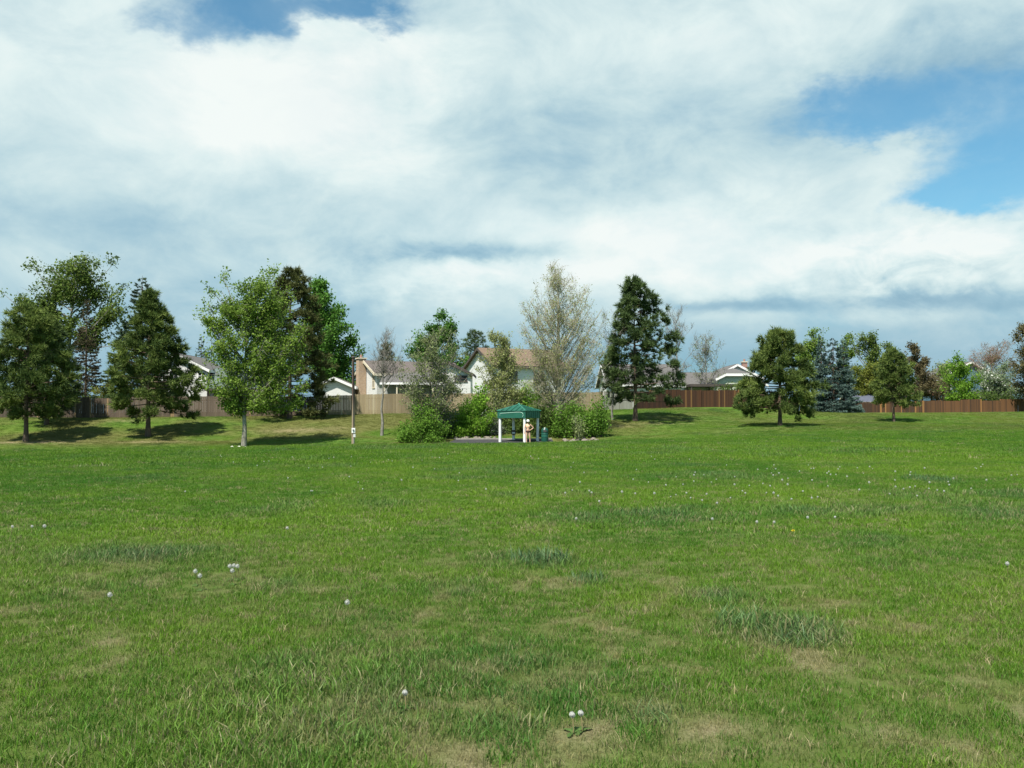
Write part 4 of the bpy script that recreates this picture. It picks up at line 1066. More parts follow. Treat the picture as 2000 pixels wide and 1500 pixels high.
def sage_house():
    """wall with a clipped gable: the hip leans back from a level top edge"""
    Y = 117
    x0, x1 = xy(1378, Y)[0], xy(1494, Y)[0]
    xa, xb = xy(1417, Y)[0], xy(1463, Y)[0]
    ze, zc, zr = zpx(751, Y), zpx(732, Y), zpx(722, Y + 2.5)
    zg = gz(x0, Y) - .1
    th = thing('house', 'sage green sided house with clipped gable behind the red-brown fence', 'house', ((x0 + x1) / 2, Y, zg), 'houses beyond the fences')
    MB().prism([(x0, Y, zg), (x1, Y, zg), (x1, Y, ze), (xb, Y, zc), (xa, Y, zc), (x0, Y, ze)], (0, 8, 0)).build('wall', M_SAGE, th)
    xm = (xa + xb) / 2
    r = MB()
    t = .14; o = .35
    for (xe, xk, s) in ((x0, xa, -1), (x1, xb, 1)):
        sl = (zc - ze) / abs(xk - xe)
        lo = np.array((xe + s * o, Y - o, ze - sl * o + .03)); hi = np.array((xk, Y - o, zc + .03))
        rd = np.array((xm, Y + 2.5, zr + .03)); rb = np.array((xm, Y + 8.3, zr + .03)); lb = lo + np.array((0, 8.7, 0))
        v = [lo, hi, rd, rb, lb]; v = np.array(v + [p + np.array((0, 0, t)) for p in v])
        r.add(v, tris=[[0, 2, 1], [0, 3, 2], [0, 4, 3], [5, 6, 7], [5, 7, 8], [5, 8, 9]], quads=[[i, (i + 1) % 5, 5 + (i + 1) % 5, 5 + i] for i in range(5)])
    r.build('roof', M_RGREY, th)
    h = MB(); v = np.array([(xa - .1, Y - o, zc + .03), (xb + .1, Y - o, zc + .03), (xm, Y + 2.5, zr + .05)]); v = np.vstack([v, v + np.array((0, 0, t + .01))])
    h.add(v, tris=[[0, 2, 1], [3, 4, 5]], quads=[[0, 1, 4, 3], [1, 2, 5, 4], [2, 0, 3, 5]]); h.build('hip_roof', M_RGREY, th)
    f = MB()
    pl = [(x0 - o, ze - (zc - ze) / (xa - x0) * o), (xa, zc), (xb, zc), (x1 + o, ze - (zc - ze) / (x1 - xb) * o)]
    for (p, q) in zip(pl[:-1], pl[1:]):
        f.prism([(p[0], Y - o - .06, p[1] - .16), (q[0], Y - o - .06, q[1] - .16), (q[0], Y - o - .06, q[1] + .14), (p[0], Y - o - .06, p[1] + .14)], (0, .05, 0))
    f.build('fascia', M_TRIM, th)
sage_house()
gable_house('house', 'low grey-shingled house between the tallest pine and the sage house', xy(1336, 114), 0, 3.6, 6, zpx(752, 114), zpx(730, 117), M_WHITE, M_RGREY)
def flat_cover(name, label, pxa, pxb, Y, depth, pyt, pyb, mat, posts, cat='patio cover', group=None):
    x0, x1 = xy(pxa, Y)[0], xy(pxb, Y)[0]
    zt, zb = zpx(pyt, Y), zpx(pyb, Y)
    th = thing(name, label, cat, ((x0 + x1) / 2, Y, gz((x0 + x1) / 2, Y)), group)
    MB().box(((x0 + x1) / 2, Y + depth / 2, (zt + zb) / 2), (x1 - x0, depth, zt - zb)).build('roof', mat, th)
    for p in posts:
        x = xy(p, Y)[0]
        for yy in (Y + .12, Y + depth - .12):
            g_ = gz(x, yy)
            MB().box((x, yy, (g_ + zb) / 2), (.13, .13, zb - g_)).build('post', mat, th)
    return th
flat_cover('patio_cover', 'flat dark patio cover behind the red-brown fence', 1348, 1442, 110.5, 3, 750, 755, M_DARKTRIM, (1351, 1395, 1440))

def gazebo():
    Y = 124
    x0, x1 = xy(1716, Y)[0], xy(1837, Y)[0]; d = 5.0
    ze, zr = zpx(768, Y), zpx(756, Y + d / 2); g_ = gz((x0 + x1) / 2, Y)
    th = thing('gazebo', 'brown hip-roofed gazebo on dark posts behind the right fence', 'gazebo', ((x0 + x1) / 2, Y, g_))
    m = MB(); c = [(x0, Y, ze), (x1, Y, ze), (x1, Y + d, ze), (x0, Y + d, ze), (x0 + 2.2, Y + d / 2, zr), (x1 - 2.2, Y + d / 2, zr)]
    m.add(np.array(c), tris=[[1, 2, 5], [3, 0, 4]], quads=[[0, 1, 5, 4], [2, 3, 4, 5], [0, 3, 2, 1]]); m.build('roof', M_RBROWN, th)
    f = MB()
    f.box(((x0 + x1) / 2, Y - .03, ze - .12), (x1 - x0 + .1, .06, .26)); f.box((x1 + .03, Y + d / 2, ze - .121), (.06, d, .26)); f.box((x0 - .03, Y + d / 2, ze - .121), (.06, d, .26))
    f.build('fascia', surf('rust_fascia', (.20, .09, .06), (.26, .12, .08)), th)
    for x in (x0 + .4, (x0 + x1) / 2, x1 - .35, x1 - 1.0):
        for y in (Y + .3, Y + d - .3):
            z_ = gz(x, y); MB().box((x, y, (z_ + ze - .1) / 2), (.16, .16, ze - .1 - z_)).build('post', M_DARKTRIM, th)
gazebo()
gable_house('shed', 'shed with slate blue roof behind the right fence', xy(1655, 117), math.radians(-8), 3.2, 4.2, zpx(786, 117), zpx(773, 119), M_BLUE, M_RBLUE, M_TRIMC, cat='shed', group='sheds', ov=.2)
gable_house('house', 'blue house mostly hidden by the lush green small tree', xy(1965, 134), math.pi / 2, 8, 9.6, zpx(742, 134), zpx(708, 134), M_BLUE, M_RGREY, M_TRIM, windows=[('gable', 8.2, zpx(760, 134), 1.2, 1.4)])

# ------------------------------------------------------------------ fences: panels of upright boards between posts
def board_mat(name, a, b, bright):
    m, g = new_mat(name)
    tc = g.n('ShaderNodeTexCoord').outputs['Object']
    at = g.n('ShaderNodeAttribute', attribute_name='tint').outputs['Fac']
    n = g.noise(g.mapping(tc, scale=(6, 6, .8)), 2.0, 5, .65).outputs[0]
    col = g.mix(g.mr(g.m('ADD', g.m('MULTIPLY', at, .75), g.m('MULTIPLY', n, .4)), .15, .9, 0, 1, False), c4(a), c4(b))
    col = g.mix(g.mr(at, .955, .96), col, c4(bright))
    bs = g.n('ShaderNodeBsdfPrincipled'); g.put(bs.inputs['Base Color'], col); bs.inputs['Roughness'].default_value = .85
    o = g.n('ShaderNodeOutputMaterial'); m.node_tree.links.new(bs.outputs[0], o.inputs[0]); return m
FM = {
    'grey_brown': board_mat('weathered_boards', (.055, .038, .026), (.128, .094, .066), (.25, .165, .085)),
    'tan': board_mat('tan_boards', (.185, .142, .080), (.310, .245, .142), (.38, .32, .20)),
    'grey': board_mat('silver_grey_boards', (.25, .235, .19), (.40, .385, .33), (.46, .42, .34)),
    'red': board_mat('red_brown_boards', (.036, .014, .006), (.100, .039, .014), (.22, .11, .036)),
    'red2': board_mat('rusty_dark_boards', (.036, .017, .007), (.118, .052, .017), (.26, .130, .040)),
}
def fence(label, pts, mat, h=1.83, seed=0, post_front=False, drop=0.05, post_bright=None):
    rg = np.random.default_rng(5000 + seed)
    W = [np.array(xy(p, Y)) for p, Y in pts]
    th = thing('wooden_fence', label, 'fence', (W[0][0], W[0][1], gz(*W[0])), 'wooden board fences')
    for a, b in zip(W[:-1], W[1:]):
        d = b - a; Ltot = np.linalg.norm(d); u = d / Ltot; ang = math.atan2(u[1], u[0])
        ns = max(1, int(round(Ltot / 2.44)))
        for s in range(ns):
            p0 = a + u * Ltot * s / ns; p1 = a + u * Ltot * (s + 1) / ns
            seg = np.linalg.norm(p1 - p0); nb = max(3, int(seg / .142))
            zb0, zb1 = gz(*p0), gz(*p1)
            off = rg.normal(0, .02)
            panel = MB(); stepz = rg.normal(0, .045)
            basetint = rg.uniform(.0, .8)
            for i in range(nb):
                c = p0 + u * seg * (i + .5) / nb
                zb = zb0 + (zb1 - zb0) * (i + .5) / nb
                hh = h + stepz + rg.normal(0, .012)
                t = np.clip(basetint + rg.normal(0, .24), 0, .94)
                if rg.uniform() < .035: t = .98
                yy = rg.normal(0, .004)
                panel.box((c[0] - u[1] * yy, c[1] + u[0] * yy, zb - drop + hh / 2), (seg / nb - .009, .02, hh), rz=ang + rg.normal(0, .012), tint=t)
            nrm = np.array((-u[1], u[0]))
            for zr in (.35, 1.45):
                c = (p0 + p1) / 2 + nrm * .05
                panel.box((c[0], c[1], (zb0 + zb1) / 2 + zr), (seg, .04, .09), rz=ang, tint=.3)
            o = panel.build('board_panel', FM[mat], th); o['kind'] = 'stuff'
            pp = p0 + nrm * (-.045 if post_front and rg.uniform() < .3 else .09)
            MB().box((pp[0], pp[1], zb0 - .1 + (h + .14) / 2), (.09, .07, h + .10), rz=ang, tint=.98 if post_front and rg.uniform() < .6 else .4).build('post', FM[mat], th)
    return th
fence('weathered grey-brown fence along the top of the left bank', [(-130, 84.6), (232, 85.5), (440, 86.8), (638, 88)], 'grey_brown', seed=1)
fence('pale tan board fence behind the pole and the shelter', [(641, 88), (900, 90.5), (1178, 93)], 'tan', seed=2)
fence('short silver-grey fence between the great willow and the tallest pine', [(1181, 93.2), (1236, 95)], 'grey', seed=3)
fence('dark red-brown stained fence behind the tallest pine', [(1240, 95.5), (1330, 99), (1478, 104), (1560, 110)], 'red', seed=4, post_front=True)
fence('long rusty low fence running out to the right edge of the photo', [(1563, 110.5), (1760, 111.5), (2070, 112.5)], 'red2', seed=5, post_front=True)

# ------------------------------------------------------------------ wooden pole with a white box
def pole():
    Y = 68.3
    b = base_at(690, Y); H = P(690, 698, Y)[2] - b[2]
    th = thing('wooden_pole', 'tall brown wooden pole with a small white box, on the bank', 'pole', tuple(b))
    z = np.array([-.2, 0, 2.5, H])
    m, g = new_mat('creosoted_wood')
    tc = g.n('ShaderNodeTexCoord').outputs['Object']
    sp = g.n('ShaderNodeSeparateXYZ'); g.put(sp.inputs[0], tc)
    n = g.noise(g.mapping(tc, scale=(8, 8, .6)), 3, 5, .6).outputs[0]
    f = g.mr(g.m('ADD', sp.outputs[2], g.m('MULTIPLY', n, 1.2)), 2.6, 4.4)
    col = g.mix(f, g.mix(n, (.20, .15, .10, 1), (.30, .235, .16, 1)), g.mix(n, (.055, .032, .024, 1), (.10, .06, .045, 1)))
    bs = g.n('ShaderNodeBsdfPrincipled'); g.put(bs.inputs['Base Color'], col); bs.inputs['Roughness'].default_value = .85
    o = g.n('ShaderNodeOutputMaterial'); m.node_tree.links.new(bs.outputs[0], o.inputs[0])
    MB().tube(np.stack([np.full(4, b[0]) + np.array((0, 0, .01, -.02)), np.full(4, b[1]), b[2] + z], 1), [.115, .11, .10, .085], 14).build('shaft', m, th, True)
    MB().lathe((b[0] - .02, b[1], b[2] + H), [(.0, .10), (.09, .09), (.13, .05), (.13, -.03), (.0, -.03)], 14).build('cap', M_DARKTRIM, th)
    zb = P(690, 842, Y)[2]
    bx = MB().box((b[0] + .06, b[1] - .19, zb + .05), (.24, .14, .34)).build('meter_box', M_TRIM, th)
    MB().lathe((b[0] + .06, b[1] - .30, zb + .09), [(.0, 0.06), (.05, .06), (.07, .0), (.05, -.06), (.0, -.06)], 12, sy=.7).build('meter_dial', M_GREYW, bx)
    MB().box((b[0] + .12, b[1] - .16, zb - .30), (.16, .12, .24)).build('switch_box', surf('pale_grey_metal', (.55, .55, .53), (.48, .48, .46), 4, .5), th)
    MB().tube([(b[0] + .08, b[1] - .15, zb - .4), (b[0] + .08, b[1] - .15, b[2] - .1)], .022, 8).build('conduit', M_GREYW, th)
    MB().tube([(b[0] + .03, b[1] - .13, zb + .2), (b[0], b[1] - .12, b[2] + H - .2)], .014, 6).build('cable', M_DARKTRIM, th)
pole()

# ------------------------------------------------------------------ paved pad, kerb, stones
def drape(name, poly_x, poly_y, lift, mat, nx_=26, ny_=16, wob=.0):
    """a thin slab that follows the ground"""
    u = np.linspace(0, 1, nx_); v = np.linspace(0, 1, ny_)
    U, V = np.meshgrid(u, v)
    x = poly_x[0] * (1 - U) * (1 - V) + poly_x[1] * U * (1 - V) + poly_x[2] * U * V + poly_x[3] * (1 - U) * V
    y = poly_y[0] * (1 - U) * (1 - V) + poly_y[1] * U * (1 - V) + poly_y[2] * U * V + poly_y[3] * (1 - U) * V
    z = ground_z(x, y) + lift
    a = np.stack([x, y, z], -1).reshape(-1, 3); bt = a - np.array((0, 0, .25))
    i, j = np.meshgrid(np.arange(nx_ - 1), np.arange(ny_ - 1))
    q = np.stack([j * nx_ + i, j * nx_ + i + 1, (j + 1) * nx_ + i + 1, (j + 1) * nx_ + i], -1).reshape(-1, 4)
    m = MB(); m.add(np.vstack([a, bt]), quads=q)
    N = nx_ * ny_
    edge = [k for k in range(nx_)] + [k * nx_ + nx_ - 1 for k in range(1, ny_)] + [(ny_ - 1) * nx_ + k for k in range(nx_ - 2, -1, -1)] + [k * nx_ for k in range(ny_ - 2, 0, -1)]
    m.add(np.vstack([a, bt]), quads=[[edge[k], N + edge[k], N + edge[(k + 1) % len(edge)], edge[(k + 1) % len(edge)]] for k in range(len(edge))])
    return tag(m.build(name, mat), kind='structure')
M_ASPH = surf('asphalt', (.030, .030, .032), (.046, .046, .047), 4, .95, .5, 80)
M_CONC = surf('concrete', (.20, .185, .16), (.27, .255, .225), 5, .9, .3, 40)
drape('path', (-5.2, 3.2, 3.0, -4.3), (68.8, 68.9, 73.4, 73.4), .06, M_ASPH)
drape('kerb', (-4.3, 3.0, 3.0, -4.3), (73.42, 73.42, 73.6, 73.6), .14, M_CONC, 30, 3)
M_ROCK = surf('limestone', (.12, .10, .08), (.25, .22, .18), 7, .9, .6, 22)
M_ROCK2 = surf('pale_stone', (.55, .52, .46), (.70, .67, .60), 7, .9, .5, 22)
def rock_mesh(seed):
    rg = np.random.default_rng(seed)
    bm_v = []
    th = np.arange(8) * math.pi / 4
    prof = [(.05, -.5), (.75, -.42), (1.0, -.05), (.8, .42), (.35, .66), (.02, .7)]
    m = MB(); m.lathe((0, 0, 0), prof, 8)
    v = m.v[0]; v += rg.normal(0, .09, v.shape); v *= np.array((rg.uniform(.8, 1.25), rg.uniform(.7, 1.0), rg.uniform(.55, .85)))
    return m
ROCKS = [rock_mesh(70 + i).mesh('stone', M_ROCK) for i in range(5)]; ROCKS2 = [rock_mesh(80 + i).mesh('stone', M_ROCK2) for i in range(2)]
def stones(label, group, x0, x1, y0, y1, n, smin, smax, seed, meshes):
    rg = np.random.default_rng(seed); placed = []
    while len(placed) < n:
        x, y = rg.uniform(x0, x1), rg.uniform(y0, y1); s = rg.uniform(smin, smax)
        if all(math.hypot(x - a, y - b) > (s + c) * .85 for a, b, c in placed):
            placed.append((x, y, s))
    for (x, y, s) in placed:
        o = bpy.data.objects.new('stone', meshes[rg.integers(0, len(meshes))]); COL.objects.link(o)
        o.location = (x, y, gz(x, y) + s * .28); o.scale = (s, s, s); o.rotation_euler = (0, 0, rg.uniform(0, 6.28))
        tag(o, label, 'stone', group)
stones('pale rough stone in the border left of the shelter', 'stones left of the shelter', -4.4, -1.2, 73.8, 75.4, 22, .07, .22, 1, ROCKS)
stones('pale rough stone in the heap right of the litter bin', 'stones right of the bin', 3.8, 6.3, 70.9, 72.8, 30, .07, .26, 2, ROCKS)
stones('flat white stone in the grass by the foot of the pale-trunked aspen', 'white stones by the aspen', -19.4, -18.3, 67.0, 67.8, 5, .08, .2, 3, ROCKS2)

# ------------------------------------------------------------------ shelter
def shelter():
    Y = 70.4
    Fc = np.array((xy(1026, Y)[0], Y)); a = 2.30; t = math.radians(29)
    eL = np.array((-math.cos(t), math.sin(t))); eR = np.array((math.sin(t), math.cos(t)))
    cen = Fc + (eL + eR) * a / 2
    zg = gz(*cen)
    th = thing('park_shelter', 'small square shelter with green hipped metal roof on white posts', 'shelter', (cen[0], cen[1], zg))
    zv0, zv1, za = P(1026, 816.5, Y)[2], P(1026, 802.5, Y)[2], P(1015, 790.5, 72)[2]
    green = surf('green_metal', (.012, .078, .050), (.016, .098, .064), 2, .38, spec=.5)
    rib = surf('green_seam', (.03, .17, .115), (.035, .19, .13), 2, .35, spec=.5)
    seam_light = surf('light_green_seam', (.10, .26, .19), (.12, .30, .22), 3, .4); seam_dark = surf('dark_green_seam', (.005, .040, .027), (.007, .05, .034), 3, .4)
    white = surf('white_paint', (.76, .76, .73), (.68, .68, .64), 3, .5)
    pale = surf('pale_green_paint', (.42, .60, .50), (.36, .54, .44), 6, .6)
    cs = [Fc, Fc + eR * a, Fc + (eR + eL) * a, Fc + eL * a]
    ap = np.array((cen[0], cen[1], za))
    for i in range(4):
        p, q = cs[i], cs[(i + 1) % 4]
        e = (q - p) / a; nrm = np.array((e[1], -e[0]))
        ang = math.atan2(e[1], e[0])
        mid = (p + q) / 2
        v = MB().box((mid[0], mid[1], (zv0 + zv1) / 2), (a - .05 if i % 2 else a + .03, .045, zv1 - zv0), rz=ang).build('valance', green, th)
        for k in range(1, 7 if i != 3 else 0):
            c = p + e * a * k / 7 + nrm * .032
            MB().box((c[0], c[1], (zv0 + zv1) / 2), (.055, .03, zv1 - zv0 - .02), rz=ang).build('seam', seam_light, v)
        if i == 3:
            # pale painted flourish along the front valance
            us = [.10, .07, .075, .11, .18, .3, .45, .6, .75, .86, .90, .915, .91]; ws = [.16, .35, .55, .74, .82, .82, .78, .74, .70, .68, .66, .55, .38]
            pts = []
            for u_, w_ in zip(us, ws):
                c = q + (p - q) * u_ + nrm * .03
                pts.append((c[0], c[1], zv0 + (zv1 - zv0) * w_))
            MB().tube(pts, .016, 5).build('painted_flourish', pale, v)
        # roof slope: six standing-seam panels narrowing to the apex
        o2 = .06
        pe = p - e * o2 + nrm * o2; qe = q + e * o2 + nrm * o2
        E0 = np.array((pe[0], pe[1], zv1 - .005)); E1 = np.array((qe[0], qe[1], zv1 - .005))
        N = 6
        def on(uu, s):      # point on the slope: uu along the eave, s upwards parallel to the fall line
            return E0 + (E1 - E0) * uu + s * (ap - (E0 + E1) / 2)
        for k in range(N):
            u0, u1 = k / N, (k + 1) / N
            h = lambda uu: 1 - abs(2 * uu - 1)
            poly = [on(u0 + .004, 0), on(u1 - .004, 0), on(u1 - .004, h(u1 - .004))]
            if u0 < .5 < u1: poly.append(ap)
            poly.append(on(u0 + .004, h(u0 + .004)))
            MB().prism(poly, (0, 0, .025)).build('roof_panel', green, th)
            if k:
                MB().tube([on(u0, 0) + np.array((0, 0, .03)), on(u0, h(u0)) + np.array((0, 0, .03))], .034, 5).build('roof_seam', seam_dark, th)
        MB().tube([E0 + np.array((0, 0, .03)), ap + np.array((0, 0, .03))], .035, 6).build('hip_cap', rib, th)
        pp = p + (cen - p) * .11
        zz = gz(*pp)
        MB().tube([(pp[0], pp[1], zz - .1), (pp[0], pp[1], zv0 + .3)], [.11, .095], 14).build('post', white, th, True)
    MB().lathe((ap[0], ap[1], ap[2] + .02), [(.0, .12), (.06, .09), (.09, .03), (.09, -.02), (0, -.02)], 10).build('finial', rib, th)
    bp = cs[2] + (cen - cs[2]) * .11
    bz = gz(*bp)
    th2 = thing('wall_box', 'small dark box fixed low on the rear post of the shelter', 'box', (bp[0], bp[1], bz))
    MB().box((bp[0], bp[1] - .22, bz + .62), (.30, .22, .36)).build('case', M_DARKTRIM, th2)
    MB().box((bp[0], bp[1] - .345, bz + .58), (.22, .02, .12)).build('label_plate', white, th2)
shelter()

def bin_():
    Y = 72.0
    b = base_at(1064, Y)
    th = thing('litter_bin', 'dark green litter bin with domed lid beside the shelter', 'litter bin', tuple(b))
    g = surf('bin_green', (.012, .085, .055), (.016, .105, .07), 3, .4, spec=.5); d = surf('bin_dark_green', (.008, .05, .035), (.01, .065, .045), 3, .4, spec=.5)
    MB().lathe(b, [(0, .0), (.24, .0), (.265, .04), (.265, .66), (.25, .70), (0, .70)], 24).build('body', g, th, True)
    for z in (.12, .36, .6): MB().lathe(b, [(.262, z - .02), (.276, z - .02), (.276, z + .02), (.262, z + .02)], 24).build('band', d, th)
    lid = MB().lathe(b, [(.272, .70), (.28, .74), (.265, .90), (.20, 1.02), (.11, 1.08), (0, 1.095)], 24).build('lid', d, th, True)
    MB().box((b[0], b[1] - .262, b[2] + .83), (.22, .03, .12)).build('opening', M_DARKTRIM, lid)
    MB().lathe((b[0] - .01, b[1] - .17, b[2] + 1.035), [(0, .05), (.045, .03), (.055, 0), (.045, -.03), (0, -.04)], 10).build('white_spot', M_TRIM, lid)  # small white spot on the front of the dome
bin_()

# ------------------------------------------------------------------ person
def person():
    Y = 69.95
    b = base_at(1031, Y); b[2] += .065
    th = thing('person', 'person in white cap and peach top, one hand on hip, by the shelter post', 'person', tuple(b))
    skin = surf('skin', (.50, .30, .21), (.56, .35, .25), 5, .55); peach = surf('peach_cloth', (.66, .40, .25), (.72, .45, .29), 8, .8)
    dark = surf('dark_brown_cloth', (.055, .020, .018), (.075, .028, .024), 8, .8); white = surf('white_cloth', (.80, .80, .78), (.74, .74, .72), 8, .8); hair = surf('brown_hair', (.035, .022, .016), (.055, .035, .025), 12, .6)
    V, E, RAD = [], [], []
    def v(x, y, z, r, link=None, ry=None):
        V.append((x, y, z)); RAD.append((r, ry or r))
        if link is not None: E.append((link, len(V) - 1))
        return len(V) - 1
    pel = v(0, 0, .90, .150, None, .115)
    wa = v(.01, 0, 1.02, .135, pel, .105); chst = v(.01, 0, 1.20, .145, wa, .11); up_ = v(.01, .01, 1.34, .12, chst, .085)
    nk = v(.01, .01, 1.43, .052, up_); hd0 = v(.01, -.005, 1.49, .070, nk, .085); hd1 = v(.01, -.01, 1.57, .078, hd0, .095); v(.01, -.005, 1.64, .055, hd1, .07)
    for s in (-1, 1):
        hp = v(s * .085, 0, .80, .098, pel); kn = v(s * (.10 if s < 0 else .13), -.02, .47, .060, hp); cf = v(s * (.10 if s < 0 else .145), .01, .33, .056, kn); an = v(s * (.10 if s < 0 else .15), .01, .09, .036, cf); ft = v(s * .12 if s < 0 else .165, -.06, .04, .038, an); v(s * .13 if s < 0 else .185, -.15, .025, .028, ft)
        sh = v(s * .165 + .01, .01, 1.35, .056, up_)
        if s > 0: el = v(.40, .05, 1.13, .040, sh); wr = v(.22, -.05, .98, .029, el)
        else: el = v(-.235, .02, 1.10, .041, sh); wr = v(-.25, -.06, .87, .029, el)
        ha = v(*( (.175, -.085, .955) if s > 0 else (-.25, -.08, .80)), .034, wr, .022)
        for k in range(4):
            o = (k - 1.5) * .017
            if s > 0:
                f1 = v(.14, -.12, .955 + o, .0095, ha); v(.09, -.135, .945 + o, .008, f1)
            else:
                f1 = v(-.25 + o, -.09, .745 - (.006 if k in (1, 2) else 0), .0095, ha); v(-.25 + o, -.105, .70 - (.012 if k in (1, 2) else 0), .008, f1)
        if s > 0: t1 = v(.18, -.06, .99, .011, wr); v(.15, -.05, 1.02, .009, t1)
        else: t1 = v(-.225, -.115, .83, .011, wr); v(-.215, -.14, .79, .009, t1)
    me = bpy.data.meshes.new('body'); me.from_pydata(V, E, []); me.update()
    o = bpy.data.objects.new('body', me); COL.objects.link(o); o.parent = th
    sk = o.modifiers.new('skin', 'SKIN'); sk.use_smooth_shade = True
    for i, r_ in enumerate(RAD): me.skin_vertices[0].data[i].radius = r_
    me.skin_vertices[0].data[0].use_root = True
    ss = o.modifiers.new('sub', 'SUBSURF'); ss.levels = 2; ss.render_levels = 2
    me.materials.append(skin)
    bx, by, bz = b
    def shell(name, rings, mat, par=th, sides=20):
        m = MB(); k = len(rings); th_ = np.arange(sides) * 2 * math.pi / sides
        vv = np.array([[(bx + cx + rx * math.cos(q_), by + cy + ry * math.sin(q_), bz + z) for q_ in th_] for (cx, cy, z, rx, ry) in rings]).reshape(-1, 3)
        i = np.arange(k - 1)[:, None] * sides; j = np.arange(sides)[None, :]; j2 = (j + 1) % sides
        m.add(vv, quads=np.stack([i + j, i + j2, i + sides + j2, i + sides + j], -1).reshape(-1, 4))
        return m.build(name, mat, par, True)
    shell('top', [(.01, 0, 1.13, .150, .122), (.01, -.01, 1.20, .160, .140), (.01, -.01, 1.27, .156, .135), (.01, 0, 1.33, .145, .105), (.01, .005, 1.38, .115, .085)], peach)
    shell('briefs', [(0, 0, .795, .165, .120), (0, 0, .84, .178, .132), (0, 0, .90, .174, .130), (0, 0, .935, .165, .122)], dark)
    hr = shell('hair', [(.01, .03, 1.45, .070, .060), (.01, .02, 1.52, .090, .095), (.01, .015, 1.60, .092, .100), (.01, .012, 1.655, .07, .08)], hair)
    fc = MB()
    for s in (-1, 1): fc.lathe((bx + .01 + s * .03, by - .098, bz + 1.565), [(0, .008), (.01, .004), (.01, -.004), (0, -.008)], 8)
    fc.build('eye', hair, o)
    MB().prism([(bx - .003, by - .098, bz + 1.56), (bx + .023, by - .098, bz + 1.525), (bx + .01, by - .125, bz + 1.528)], (0, .02, 0)).build('nose', skin, o)
    MB().box((bx + .01, by - .088, bz + 1.495), (.045, .01, .011)).build('mouth', surf('lips', (.36, .14, .11)), o)
    cp = shell('cap', [(.01, 0, 1.600, .100, .112), (.01, 0, 1.655, .098, .110), (.01, .005, 1.70, .075, .085), (.01, .005, 1.718, .03, .035), (.01, .005, 1.72, .001, .001)], white)
    br = MB(); n = 10; q_ = np.linspace(math.pi * 1.08, math.pi * 1.92, n)
    inn = np.stack([bx + .01 + .10 * np.cos(q_), by + .11 * np.sin(q_), np.full(n, bz + 1.608)], 1); out = np.stack([bx + .01 + .105 * np.cos(q_), by - .02 + .20 * np.sin(q_), np.full(n, bz + 1.585)], 1)
    vv = np.vstack([inn, out, inn + (0, 0, .012), out + (0, 0, .012)]); ar = np.arange(n - 1)
    br.add(vv, quads=np.concatenate([np.stack([ar, ar + 1, n + ar + 1, n + ar], 1), np.stack([2 * n + ar, 3 * n + ar, 3 * n + ar + 1, 2 * n + ar + 1], 1), np.stack([n + ar, n + ar + 1, 3 * n + ar + 1, 3 * n + ar], 1)]))
    br.build('brim', white, cp)
    for s in (-1, 1): MB().box((bx + (-.115 if s < 0 else .17), by - .05, bz + .022), (.085, .25, .045), rz=s * .12).build('shoe', white, th)
person()

